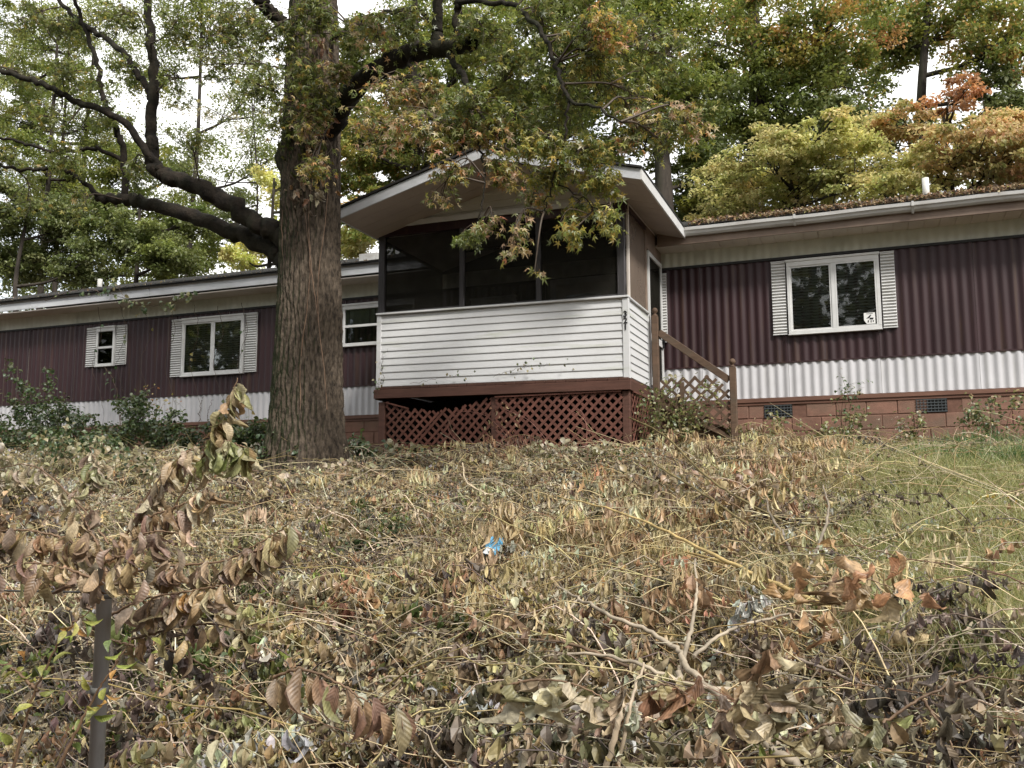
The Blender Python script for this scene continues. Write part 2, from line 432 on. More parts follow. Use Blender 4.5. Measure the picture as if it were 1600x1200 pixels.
M['galv'] = paint('galvanised_steel', (.40, .405, .42), 0.5, 0.15, (18, 18, 4), metal=.0, dirt=(.12, .11, .09), dirt_amt=.45, dirt_scale=(26, 26, 7), dirt_lo=.54, coords='World')
M['wire'] = paint('old_wire', (.12, .115, .105), 0.6, 0.3, (30, 30, 30), coords='World')
M['black'] = paint('black_plastic', (.012, .012, .013), 0.5, 0.1)
M['pipe'] = paint('white_pipe', (.60, .59, .55), 0.5, 0.08)
M['rubber'] = paint('black_flashing', (.03, .03, .03), 0.7, 0.1)
M['blue'] = paint('blue_plastic', (.10, .30, .46), 0.45, 0.15, (20, 20, 20), bump=.4, bscale=50)
M['whiteplastic'] = paint('white_plastic', (.75, .77, .78), 0.4, 0.1)
M['paper'] = paint('sticker_paper', (.72, .72, .70), 0.5, 0.05)
M['soil'] = paint('soil', lin(62, 48, 37), 0.95, 0.35, (5, 5, 5), dirt=lin(52, 50, 34), dirt_amt=.7, dirt_scale=(1.2, 1.2, 1.2), coords='World', bump=.6, bscale=40)

def wood_black():
    """dark post with wavy pale grain"""
    m, n, l, out = newmat('dark_grained_wood')
    p = n.new('ShaderNodeBsdfPrincipled'); l.new(p.outputs[0], out.inputs['Surface'])
    g = n.new('ShaderNodeNewGeometry'); mp = n.new('ShaderNodeMapping'); mp.inputs['Scale'].default_value = (14, 14, 2.2)
    l.new(g.outputs['Position'], mp.inputs['Vector'])
    w = n.new('ShaderNodeTexWave'); w.inputs['Scale'].default_value = 1.6; w.inputs['Distortion'].default_value = 7; w.inputs['Detail'].default_value = 2
    l.new(mp.outputs[0], w.inputs['Vector'])
    r = n.new('ShaderNodeValToRGB'); r.color_ramp.elements[0].position = .5; r.color_ramp.elements[0].color = (.018, .016, .016, 1)
    r.color_ramp.elements[1].position = .95; r.color_ramp.elements[1].color = (.075, .07, .075, 1)
    l.new(w.outputs['Fac'], r.inputs['Fac']); l.new(r.outputs[0], p.inputs['Base Color'])
    p.inputs['Roughness'].default_value = .7
    return m
M['blackwood'] = wood_black()
def screen_mat(name, col, open_, gloss=0.0):
    m, n, l, out = newmat(name)
    d = n.new('ShaderNodeBsdfDiffuse'); d.inputs['Color'].default_value = (*col, 1)
    t = n.new('ShaderNodeBsdfTransparent'); mx = n.new('ShaderNodeMixShader')
    g = n.new('ShaderNodeNewGeometry'); z = n.new('ShaderNodeTexNoise'); z.inputs['Scale'].default_value = 2.2; z.inputs['Detail'].default_value = 4
    l.new(g.outputs['Position'], z.inputs['Vector'])
    mr = n.new('ShaderNodeMapRange'); mr.inputs['From Min'].default_value = .3; mr.inputs['From Max'].default_value = .7
    mr.inputs['To Min'].default_value = open_ + .1; mr.inputs['To Max'].default_value = open_ - .1
    l.new(z.outputs['Fac'], mr.inputs['Value']); l.new(mr.outputs[0], mx.inputs[0])
    l.new(d.outputs[0], mx.inputs[1]); l.new(t.outputs[0], mx.inputs[2]); l.new(mx.outputs[0], out.inputs['Surface'])
    return m
M['screen'] = screen_mat('dark_insect_screen', (.022, .021, .017), .50)
M['screen_side'] = screen_mat('sunlit_insect_screen', (.16, .125, .10), .22)  # same screen as in front, with sunlight put into its colour
def glass_mat():
    m, n, l, out = newmat('window_glass')
    t = n.new('ShaderNodeBsdfTransparent'); t.inputs['Color'].default_value = (.86, .89, .88, 1)
    g = n.new('ShaderNodeBsdfGlossy'); g.inputs['Roughness'].default_value = .02
    f = n.new('ShaderNodeFresnel'); f.inputs['IOR'].default_value = 1.5
    mu = n.new('ShaderNodeMath'); mu.operation = 'MULTIPLY'; mu.inputs[1].default_value = 1.1
    l.new(f.outputs[0], mu.inputs[0])
    mx = n.new('ShaderNodeMixShader'); l.new(mu.outputs[0], mx.inputs[0]); l.new(t.outputs[0], mx.inputs[1]); l.new(g.outputs[0], mx.inputs[2])
    l.new(mx.outputs[0], out.inputs['Surface']); return m
M['glass'] = glass_mat()
def bark(name, c1, c2, moss_shade, moss_shade_dir=-1.0, moss_shade_amt=.8, scale=(9, 9, 1.6), dist=.03):
    m, n, l, out = newmat(name)
    p = n.new('ShaderNodeBsdfPrincipled'); l.new(p.outputs[0], out.inputs['Surface']); p.inputs['Roughness'].default_value = .9; p.inputs['Specular IOR Level'].default_value = .15
    g = n.new('ShaderNodeNewGeometry')
    def nz(sc, det=6, ro=.6):
        mp = n.new('ShaderNodeMapping'); mp.inputs['Scale'].default_value = sc; l.new(g.outputs['Position'], mp.inputs['Vector'])
        z = n.new('ShaderNodeTexNoise'); z.inputs['Scale'].default_value = 1; z.inputs['Detail'].default_value = det; z.inputs['Roughness'].default_value = ro
        l.new(mp.outputs[0], z.inputs['Vector']); return z.outputs['Fac']
    a = nz(scale)
    r = n.new('ShaderNodeValToRGB'); r.color_ramp.elements[0].position = .36; r.color_ramp.elements[1].position = .62
    r.color_ramp.elements[0].color = (*c1, 1); r.color_ramp.elements[1].color = (*c2, 1)
    l.new(a, r.inputs['Fac'])
    # mossy side along x, darkened further to put that side's shade into the colour
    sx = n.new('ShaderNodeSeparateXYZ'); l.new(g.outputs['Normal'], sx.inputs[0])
    k = n.new('ShaderNodeMath'); k.operation = 'MULTIPLY_ADD'; k.inputs[1].default_value = moss_shade_dir * .55; l.new(sx.outputs[0], k.inputs[0])
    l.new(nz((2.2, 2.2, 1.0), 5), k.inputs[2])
    mr = n.new('ShaderNodeMapRange'); mr.inputs['From Min'].default_value = .40; mr.inputs['From Max'].default_value = .72; mr.inputs['To Max'].default_value = moss_shade_amt
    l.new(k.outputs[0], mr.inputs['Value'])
    mx = n.new('ShaderNodeMix'); mx.data_type = 'RGBA'; mx.inputs['B'].default_value = (*moss_shade, 1)
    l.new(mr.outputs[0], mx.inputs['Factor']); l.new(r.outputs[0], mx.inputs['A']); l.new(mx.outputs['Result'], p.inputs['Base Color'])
    b = n.new('ShaderNodeBump'); b.inputs['Strength'].default_value = .9; b.inputs['Distance'].default_value = dist
    l.new(nz((scale[0] * 2.4, scale[1] * 2.4, scale[2] * 2.2)), b.inputs['Height']); l.new(b.outputs[0], p.inputs['Normal'])
    return m
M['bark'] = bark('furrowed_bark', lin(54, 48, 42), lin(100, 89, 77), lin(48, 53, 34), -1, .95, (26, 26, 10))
M['limbbark'] = bark('limb_bark', lin(24, 22, 19), lin(48, 42, 36), lin(46, 50, 34), -.3, .5, (7, 7, 7))
M['farbark'] = bark('far_bark', lin(38, 34, 31), lin(70, 64, 58), lin(60, 62, 46), -1, .4, (5, 5, 1.4))

# palettes (linear albedo)
GREEN = [(.075, .095, .018), (.105, .128, .025), (.135, .150, .035), (.055, .072, .016)]
DARKG = [(.045, .060, .016), (.065, .082, .022), (.09, .105, .030), (.11, .12, .045)]
YELG = [(.20, .19, .035), (.26, .22, .045), (.13, .15, .035), (.30, .22, .05)]
ORNG = [(.36, .17, .06), (.40, .22, .08), (.30, .12, .06), (.33, .24, .08)]
TAN = [(.37, .275, .15), (.30, .205, .115), (.45, .36, .22), (.24, .16, .09)]
GREYTAN = [(.42, .355, .24), (.34, .285, .19), (.53, .46, .33), (.25, .205, .14)]
OLIVE = [(.265, .235, .115), (.34, .305, .165), (.20, .185, .085), (.42, .385, .23)]
STRAW = [(.43, .345, .18), (.53, .44, .25), (.34, .255, .12)]
RUST = [(.30, .165, .09), (.36, .215, .115), (.24, .135, .08)]
DARKBR = [(.085, .065, .05), (.12, .09, .07), (.06, .048, .04), (.16, .125, .095)]

# ================================================================== SETTING: ground
def grid_axis(fine0, fine1, step, far0, far1, g=1.35):
    a = list(np.arange(fine0, fine1 + 1e-6, step)); s = step; x = fine1
    while x < far1: s *= g; x += s; a.append(x)
    s = step; x = fine0; b = []
    while x > far0: s *= g; x -= s; b.append(x)
    return np.array(b[::-1] + a)
gx = grid_axis(-16, 6, .09, -320, 320); gy = grid_axis(1.5, 15.0, .09, -250, 420)
XX, YY = np.meshgrid(gx, gy)
ZZ = ground(XX, YY)
fine = (XX > -16) & (XX < 6) & (YY > 2) & (YY < 13.8)
ZZ = ZZ + fine * rng.normal(size=XX.shape) * .014
nx = len(gx)
ii, jj = np.meshgrid(np.arange(len(gy) - 1), np.arange(nx - 1), indexing='ij')
q = (ii * nx + jj).ravel()
o = mesh_np('ground', np.stack([XX.ravel(), YY.ravel(), ZZ.ravel()], -1), np.stack([q, q + 1, q + nx + 1, q + nx], -1), M['soil'], smooth=True, center=False)
setp(o, 'sloping bank of brown soil below and around the house', None, None, 'structure')

# ================================================================== MOBILE HOME
YW = 14.0                       # plane of the front wall
X0, X1 = -18.6, 4.4
Z_BLK, Z_BRD, Z_WHT, Z_MAR, Z_TOP = 1.357, 1.46, 1.975, 3.53, 3.80
home = thing('mobile_home', ((X0 + X1) / 2, 16.1, .8), 'long maroon and white corrugated mobile home on a block foundation behind the tree', 'mobile home')
mb = MB(); mb.box(X0 + .02, X1 - .02, YW + .03, 18.25, .6, Z_TOP + .02)
mb.build('wall_core', M['cream_metal'], home)
def corrugated(name, x0, x1, z0, z1, mat, y, pitch=.125, amp=.011, parent=home):
    n = max(2, int(round((x1 - x0) / pitch * 6)))
    xs = np.linspace(x0, x1, n + 1); ph = xs / pitch * 2 * math.pi
    prof = y - .012 - amp * np.tanh(1.8 * np.cos(ph)) + .0015 * np.sin(xs * 3.1)
    V = []; 
    zz = np.linspace(z0, z1, 4)
    for k, z in enumerate(zz):
        V.append(np.stack([xs, prof + .002 * wnoise(xs, xs * 0 + z * 3, .9, 4), np.full(n + 1, z)], -1))
    V = np.concatenate(V)
    a = np.arange(n)
    F = np.concatenate([np.stack([a + k * (n + 1), a + 1 + k * (n + 1), a + 1 + (k + 1) * (n + 1), a + (k + 1) * (n + 1)], -1) for k in range(3)])
    return mesh_np(name, V, F, mat, parent, smooth=True)
pw = 1.25
xs = np.arange(X0, X1 - .1, pw)
for i, x in enumerate(xs):
    xe = min(x + pw, X1)
    j = lambda: float(rng.uniform(-.003, .002))
    corrugated('siding_panel', x + .002, xe - .002, Z_WHT, Z_MAR, M['maroon'], YW + j())
    corrugated('lower_panel', x + .002, xe - .002, Z_BRD, Z_WHT - .012, M['white_metal'], YW + j() - .004)
    corrugated('upper_panel', x + .002, xe - .002, Z_MAR + .012, Z_TOP, M['cream_metal'], YW + j() + .004, amp=.007)
mb = MB(); mb.box(X0, X1, YW - .038, YW + .004, Z_MAR - .02, Z_MAR + .016); mb.build('trim_strip', M['rubber'], home)
mb = MB(); mb.box(X0, X1, YW - .034, YW + .004, Z_WHT - .016, Z_WHT + .006); mb.build('trim_strip', M['maroon'], home)
# skirt boards under the metal, in lengths with butt joints
for x in np.arange(X0, X1, 3.66):
    xe = min(x + 3.655, X1)
    mb = MB(); mb.obox(((x + xe) / 2, YW - .045, (Z_BLK + Z_BRD) / 2 + .012), (1, 0, .0008), (0, 1, 0), (0, 0, 1), (xe - x) / 2, .03, .030, .004)
    mb.obox(((x + xe) / 2, YW - .028, Z_BLK + .022), (1, 0, 0), (0, 1, 0), (0, 0, 1), (xe - x) / 2, .03, .030, .004)
    mb.build('skirt_board', M['board'], home)
# foundation: mortar core, blocks laid in running bond, vents
fnd = MB().box(X0 + .05, X1 - .05, YW - .037, YW + .19, .2, Z_BLK).build('foundation', M['mortar'], home)
VENTS = [-1.27, .77, 2.8, -5.2, -9.3]
bm_ = {}
def block_mesh(w):
    k = round(w, 3)
    if k not in bm_:
        b = MB(); b.obox((0, 0, 0), (1, 0, 0), (0, 1, 0), (0, 0, 1), w / 2, .05, .095, .006)
        ob = b.build('concrete_block', M['block'], fnd); bm_[k] = ob.data; bpy.data.objects.remove(ob)
    return bm_[k]
for c in range(4):
    zc = Z_BLK - .10 - c * .203
    x = -10.6 + (.2 if c % 2 else 0)
    while x < X1 - .3:
        w = .40
        if c == 0 and any(abs(x + w / 2 - v) < .38 for v in VENTS):
            v = [v for v in VENTS if abs(x + w / 2 - v) < .38][0]
            if abs(x + .2 - v) < .2:            # the vent takes this block's place
                vo = MB(); vo.box(v - .2, v + .2, YW - .02, YW + .006, zc - .095, zc + .095); 
                vo.box(v - .199, v + .199, YW - .046, YW - .0205, zc - .094, zc + .094); p = vo.build('foundation_vent', M['dark'], fnd)
                g = MB()
                for s in range(9): g.box(v - .19 + s * .0452, v - .182 + s * .0452, YW - .058, YW - .0465, zc - .09, zc + .09)
                for s in range(5): g.box(v - .195, v + .195, YW - .064, YW - .0585, zc - .088 + s * .041, zc - .078 + s * .041)
                g.build('vent_grille', M['vent'], p) if False else None
                gp = g.build('vent_grille', M['vent'], fnd)
                x += .405; continue
        ob = bpy.data.objects.new('concrete_block', block_mesh(.393))
        link(ob, (x + .2, YW + .006 + float(rng.uniform(-.004, .004)), zc + float(rng.uniform(-.002, .002))), fnd)
        x += .405
# eaves: soffit, fascia, gutter (right of the porch), roof
YE = 13.52
def soffit_run(x0, x1):
    s = MB().box(x0, x1, YE + .03, YW + .02, Z_TOP - .012, Z_TOP + .004).build('soffit', M['soffit'], home)
    b = MB(); b.obox((0, 0, 0), (1, 0, 0), (0, 1, 0), (0, 0, 1), .0935, .225, .005, .002)
    pr = b.build('soffit_panel', M['soffit'], s); me = pr.data; bpy.data.objects.remove(pr)
    for x in np.arange(x0 + .1, x1 - .05, .2):
        ob = bpy.data.objects.new('soffit_panel', me)
        link(ob, (x, YE + .26, Z_TOP - .0185 + float(rng.uniform(-.0015, .0015))), s)
soffit_run(-3.4, X1)
MB().box(X0, -6.7, YE + .03, YW + .02, Z_TOP - .015, Z_TOP + .004).build('soffit', M['soffit'], home)
MB().box(-2.9, X1, YE, YE + .03, Z_TOP - .03, 4.03).build('fascia_board', M['taupe'], home)  # shade on this fascia is put into the taupe colour
x = X0
while x < -6.8:
    xe = min(x + 3.0, -6.75)
    MB().obox(((x + xe) / 2, YE + .015, 3.925), (1, 0, float(rng.uniform(-.002, .002))), (0, 1, 0), (0, 0, 1), (xe - x) / 2 - .002, .016, .098, .004).build('fascia_board', M['fascia'], home)
    x = xe
# K-shaped gutter in lengths with joint straps
def gutter(x0, x1):
    prof = [(YE - .002, 3.985), (YE - .002, 3.885), (YE - .055, 3.880), (YE - .085, 3.905), (YE - .098, 3.935), (YE - .118, 3.95), (YE - .122, 3.995), (YE - .108, 3.997), (YE - .104, 3.955), (YE - .085, 3.94), (YE - .075, 3.905), (YE - .052, 3.882), (YE - .012, 3.888), (YE - .012, 3.985)]
    xs = np.linspace(x0, x1, 22); n = len(prof); V = []
    for x in xs:
        sag = .012 * math.sin(x * 1.3) + .006 * math.sin(x * 4.1 + 1)
        V += [(x, a + .3 * sag, b + sag * .6) for a, b in prof]
    F = [(i * n + j, i * n + (j + 1) % n, (i + 1) * n + (j + 1) % n, (i + 1) * n + j) for i in range(len(xs) - 1) for j in range(n)]
    g = mesh_np('gutter', np.array(V), np.array(F), M['gutter'], home)
    for x in (x0 + 1.55, x0 + 3.1, x0 + 4.7):
        MB().prism([(YE - .001, 3.868), (YE - .06, 3.858), (YE - .104, 3.918), (YE - .13, 3.945), (YE - .13, 4.01), (YE - .001, 4.01)], 'x', x, x + .03).build('gutter_strap', M['gutter'], g)
gutter(-2.46, X1)
roof_top = lambda y: 4.035 + (y - YE) * .335
def roof_run(x0, x1, y0):
    R_ = MB()
    R_.prism([(y0, roof_top(y0) - .03), (16.1, roof_top(16.1) - .03), (18.7, roof_top(y0) - .05), (18.7, roof_top(y0) - .02), (16.1, roof_top(16.1)), (y0, roof_top(y0))], 'x', x0, x1)
    return R_.build('roof', M['shingle'], home)
rf = roof_run(X0 - .1, X1 + .1, YE - .05)
# shingle courses on the front slope, staggered butts
for i, y in enumerate(np.arange(YE - .06, 16.0, .2)):
    x = X0
    c = MB()
    while x < X1:
        w = .9
        c.obox((x + w / 2, y + .105, roof_top(y + .105) + .006 + .006 * ((i + int(x * 3)) % 2) + float(rng.uniform(0, .003))), (1, 0, 0), (0, 1, .325), (0, -.325, 1), w / 2 - .006, .12, .003)
        x += w
    if i < 3: c.build('shingle_course', M['shingle'], home)
# roof vent pipes
for (px, y, h) in ((1447, 13.72, .36), (156, 13.75, .28)):
    p = at(px, 300 if px > 800 else 445, y)
    z0 = roof_top(y)
    v = MB().lathe((p[0], y, z0 - .05), [(.0, 0), (.045, 0), (.045, h), (.036, h), (.036, h - .06), (0, h - .06)], 14).build('vent_pipe', M['pipe'], home, True)
    MB().lathe((p[0], y, z0 - .05), [(.13, 0), (.11, .05), (.06, .10), (.046, .12)], 14).build('pipe_boot', M['rubber'], v, True)
# small metal roof cap left of the porch
p = at(578, 405, 13.9)
MB().box(p[0] - .16, p[0] + .2, 13.8, 14.1, roof_top(13.8) - .02, roof_top(13.8) + .14).build('roof_cap', M['gutter'], home)

def shutter(x0, x1, z0, z1, parent):
    y = YW - .045
    f = MB().box(x0, x1, y + .012, y + .03, z0, z1).build('shutter', M['trim'], parent)
    s = MB(); n = int((z1 - z0 - .02) / .044)
    for k in range(n):
        zc = z0 + .012 + (k + .5) * (z1 - z0 - .024) / n
        s.obox(((x0 + x1) / 2, y + .004, zc), (1, 0, 0), (0, 1, -.55), (0, .55, 1), (x1 - x0) / 2 - .004, .016, .009)
    o = s.build('louvre', M['trim'], f); o['kind'] = 'stuff'
    MB().box(x0 - .003, x1 + .003, y - .006, y + .0135, z1 - .012, z1 + .002).build('shutter_rail', M['trim'], f)
    MB().box(x0 - .003, x1 + .003, y - .006, y + .0135, z0 - .002, z0 + .012).build('shutter_rail', M['trim'], f)
def window(x0, x1, z0, z1, kind, sh, blind=True, sticker=False):
    y = YW
    w = MB()                                                    # outer frame
    t = .045
    w.box(x0, x1, y - .075, y - .01, z1 - t - .03, z1, .004); w.box(x0, x1, y - .075, y - .01, z0, z0 + t, .004)
    w.box(x0, x0 + t, y - .075, y - .01, z0 + t, z1 - t - .03, .004); w.box(x1 - t, x1, y - .075, y - .01, z0 + t, z1 - t - .03, .004)
    fr = w.build('window', M['trim'], home)
    MB().box(x0 + .002, x1 - .002, y - .009, y - .003, z0 + .002, z1 - .002).build('unlit_room_sheet', M['dark'], fr)  # dark sheet standing for the unlit room behind the glass
    MB().box(x0 - .012, x1 + .012, y - .09, y - .02, z1 - .006, z1 + .028, .004).build('drip_cap', M['trim'], fr)
    MB().box(x0 - .006, x1 + .006, y - .088, y - .02, z0 - .018, z0 - .001, .004).build('window_sill', M['trim'], fr)
    xi, xj, zi, zj = x0 + t, x1 - t, z0 + t, z1 - t - .03
    s = MB()
    if kind == 'slider':
        xm = xi + (xj - xi) * .505
        s.box(xm - .028, xm + .028, y - .07, y - .03, zi, zj, .003)
        a = MB(); b_ = .022
        for (u, v, yy) in ((xi, xm - .028, y - .052), (xm + .028, xj, y - .064)):
            a.box(u, u + b_, yy - .008, yy + .012, zi, zj); a.box(v - b_, v, yy - .008, yy + .012, zi, zj)
            a.box(u + b_, v - b_, yy - .008, yy + .012, zi, zi + b_); a.box(u + b_, v - b_, yy - .008, yy + .012, zj - b_, zj)
            MB().box(u + b_, v - b_, yy - .001, yy + .003, zi + b_, zj - b_).build('pane', M['glass'], fr)
        a.build('sash', M['trim'], fr)
    else:
        zm = (zi + zj) / 2
        s.box(xi, xj, y - .07, y - .03, zm - .022, zm + .022, .003)
        for (u, v) in ((zi, zm - .022), (zm + .022, zj)):
            MB().box(xi, xj, y - .052, y - .048, u, v).build('pane', M['glass'], fr)
    s.build('mullion', M['trim'], fr)
    if blind:
        b = MB(); n = int((zj - zi) / .042)
        for k in range(n):
            zc = zi + (k + .5) * (zj - zi) / n
            for (u, v) in ((xi, (xi + xj) / 2 - .01), ((xi + xj) / 2 + .01, xj)):
                b.obox(((u + v) / 2, y - .024, zc), (1, 0, float(rng.normal()) * .002), (0, 1, -1.0), (0, 1.0, 1), (v - u) / 2, .0195, .0007)
        o = b.build('blind', M['blind'], fr); o['kind'] = 'stuff'
    else:
        n = 60; xs_ = np.linspace(xi, xj, n); 
        V = np.concatenate([np.stack([xs_, y - .024 + .008 * np.sin(xs_ * 55) + .003 * np.sin(xs_ * 131), np.full(n, z)], -1) for z in (zi + (zj - zi) * (.5 if z1 - z0 > .6 else 0), zj)])
        a_ = np.arange(n - 1)
        mesh_np('curtain', V, np.stack([a_, a_ + 1, a_ + 1 + n, a_ + n], -1), M['lightblind'], fr, smooth=True)
    for (u, v) in sh: shutter(u, v, z0 + .005, z1 + .025, fr)
    if sticker:
        sx, sz = xj - .19, zi + .03; yy = y - .067
        st = MB().prism([(sx + .035, sz), (sx + .15, sz), (sx + .15, sz + .16), (sx, sz + .16), (sx, sz + .055)], 'y', yy - .002, yy).build('window_sticker', M['paper'], fr)
        d = MB()
        for poly in ([(.03, .075), (.075, .085), (.10, .125), (.085, .13), (.055, .10)], [(.07, .062), (.12, .06), (.13, .085), (.08, .088)],
                     [(.045, .02), (.06, .02), (.066, .05), (.05, .052)], [(.085, .018), (.098, .018), (.10, .05), (.088, .05)], [(.115, .02), (.13, .03), (.128, .05), (.117, .05)], [(.035, .142), (.12, .142), (.12, .148), (.035, .148)]):
            d.prism([(sx + a_, sz + b_) for a_, b_ in poly], 'y', yy - .0045, yy - .0025)
        d.build('sticker_print', M['black'], fr)
    return fr
window(-1.075, .195, 2.375, 3.455, 'slider', ((-1.295, -1.095), (.215, .40)), sticker=True)
window(-12.15, -10.73, 2.33, 3.41, 'slider', ((-12.42, -12.17), (-10.71, -10.46)))
window(-14.27, -13.80, 2.64, 3.40, 'hung', ((-14.54, -14.29), (-13.78, -13.53)), blind=False)
window(-8.62, -7.2, 2.68, 3.40, 'hung', ((-8.83, -8.64),), blind=False)
# wall inside the porch: a window and the house door
window(-6.15, -5.35, 2.35, 3.3, 'hung', (), blind=False)
dr = MB(); dr.box(-4.75, -4.66, YW - .07, YW - .01, 1.6, 3.52); dr.box(-3.75, -3.66, YW - .07, YW - .01, 1.6, 3.52); dr.box(-4.66, -3.75, YW - .07, YW - .01, 3.43, 3.52)
dr = dr.build('entry_door', M['trim'], home)
MB().box(-4.66, -3.75, YW - .05, YW - .02, 1.6, 3.43).build('door_leaf', M['soffit'], dr)
MB().box(-4.48, -3.93, YW - .056, YW - .051, 2.6, 3.25).build('pane', M['glass'], dr)
# shutter-like corner trim between door and wall, seen at the porch's right
shutter(-2.96, -2.865, 2.38, 3.46, dr)

# ================================================================== SCREENED PORCH
PX0, PX1, PY0 = -6.70, -2.93, 11.77
porch = thing('screened_porch', ((PX0 + PX1) / 2, 12.9, .65), 'gabled screened porch with white lap siding and brown lattice skirt', 'porch')
ZD = 1.575; ZR = 2.66; ZB = 3.98
tilt = lambda x: .011 * (PX1 - x)           # the whole front sags a little towards the right
def sag(o):
    """lower the right end of a long porch piece slightly"""
    return o
# deck: boards run front to back, rim fascia, posts
for k, x in enumerate(np.arange(PX0, PX1 - .02, .145)):
    xe = min(x + .138, PX1)
    MB().obox(((x + xe) / 2, 12.87, ZD - .016 + tilt(x)), (1, 0, -.011), (0, 1, 0), (.011, 0, 1), (xe - x) / 2, 1.125, .016, .003).build('deck_board', M['deckwood'], porch)
L = PX1 - PX0
def front_beam(name, y, z0, z1, th, mat, x0=PX0, x1=PX1):
    c = ((x0 + x1) / 2, y, (z0 + z1) / 2 + tilt((x0 + x1) / 2))
    return MB().obox(c, (1, 0, -.011), (0, 1, 0), (.011, 0, 1), (x1 - x0) / 2, th / 2, (z1 - z0) / 2, .005).build(name, mat, porch)
front_beam('rim_board', PY0 - .02, 1.41, ZD - .036, .04, M['deckwood'], PX0 - .02, PX1 + .02)
MB().box(PX1 - .02, PX1 + .02, PY0 + .003, YW - .05, 1.405, ZD - .036, .005).build('rim_board', M['deckwood'], porch)
MB().box(PX0 - .02, PX0 + .02, PY0 + .003, YW - .05, 1.44, ZD - .0, .005).build('rim_board', M['deckwood'], porch)
for x, zb in ((PX0 + .08, .3), (PX1 - .06, .2), (-4.85, .3)):
    MB().box(x - .05, x + .05, PY0 + .02, PY0 + .12, zb, 1.405, .006).build('deck_post', M['deckwood'], porch)
for x in (PX0 + .08, PX1 - .06):
    MB().box(x - .05, x + .05, 13.3, 13.4, .3, 1.405).build('deck_post', M['deckwood'], porch)
# half wall with lap siding: framing behind, boards as single courses
MB().box(PX0 + .03, PX1 - .03, PY0 + .03, PY0 + .10, ZD, ZR - .01).build('half_wall', M['soffit'], porch)
MB().box(PX1 - .10, PX1 - .03, PY0 + .10, 12.98, ZD, ZR - .01).build('half_wall', M['soffit'], porch)
MB().box(PX0 + .03, PX0 + .10, PY0 + .10, 13.95, ZD, ZR - .01).build('half_wall', M['soffit'], porch)
NC = 10; ch = (ZR - .03 - (ZD + .02)) / NC
def lap(axis, a0, a1, w, z, parent, mat, t0=.002, t1=.018, ch=ch, sl=0.0):
    """one clapboard: thin at the top, proud at the bottom butt; w is the wall plane, outward is -y or +x"""
    b = MB(); h = ch
    prof = [(0, 0), (0, h + .012), (-t0, h + .012), (-t1, .010), (-t1, 0)]
    n = len(prof)
    vs = []
    for a in (a0, a1):
        for d, zz in prof:
            zo = z + zz + (tilt(a) * sl if axis == 'y' else 0)
            vs.append((a, w + d, zo) if axis == 'y' else (w - d, a, zo))
    fs = [tuple(range(n)), tuple(range(2 * n - 1, n - 1, -1))] + [(i, n + i, n + (i + 1) % n, (i + 1) % n) for i in range(n)]
    b.add(vs, fs)
    return b.build('siding_board', mat, parent)
for k in range(NC):
    z = ZD + .015 + k * ch
    lap('y', PX0 + .06, PX1 - .075, PY0 + .028, z + float(rng.uniform(-.001, .001)), porch, M['vinyl'], sl=1.0)
    lap('x', PY0 + .06, 12.965, PX1 - .028, z, porch, M['vinyl'])
    lap('x', PY0 + .06, 13.9, PX0 + .03, z, porch, M['vinyl']) if False else None
cap = MB(); cap.obox(((PX0 + PX1) / 2, PY0 + .05, ZR - .002 + tilt((PX0 + PX1) / 2)), (1, 0, -.011), (0, 1, 0), (.011, 0, 1), L / 2 + .01, .075, .014, .004)
cap.build('rail_cap', M['vinyl'], porch)
MB().box(PX1 - .11, PX1 + .01, PY0 + .126, 12.985, ZR - .018, ZR + .010, .004).build('rail_cap', M['vinyl'], porch)
def corner_post(x0, x1, y0, y1, z0, z1):
    return MB().box(x0, x1, y0, y1, z0, z1, .004).build('corner_trim', M['vinyl'], porch)
corner_post(PX1 - .082, PX1 + .006, PY0 + .0, PY0 + .062, ZD - .01, ZR - .022)
corner_post(PX0 - .006, PX0 + .066, PY0 + .0, PY0 + .07, ZD + .03, ZR + .016)
corner_post(PX1 - .05, PX1 + .006, 12.966, 12.99, ZD - .01, ZR - .02)
# house number, one digit under the other
for k, ch_ in enumerate('321'):
    cu = bpy.data.curves.new('number', 'FONT'); cu.body = ch_; cu.size = .108; cu.extrude = .003; cu.offset = .003; cu.align_x = 'CENTER'
    tmp = bpy.data.objects.new('tmp', cu); S.collection.objects.link(tmp)
    dg = bpy.context.evaluated_depsgraph_get(); me = bpy.data.meshes.new_from_object(tmp.evaluated_get(dg)); bpy.data.objects.remove(tmp)
    me.transform(Matrix.Rotation(math.pi / 2, 4, 'X')); me.materials.clear(); me.materials.append(M['black'])
    ob = bpy.data.objects.new('house_number', me)
    link(ob, (PX1 - .040, PY0 - .006, 2.385 - k * .088), porch)
    ob['label'] = 'black house number digit ' + ch_
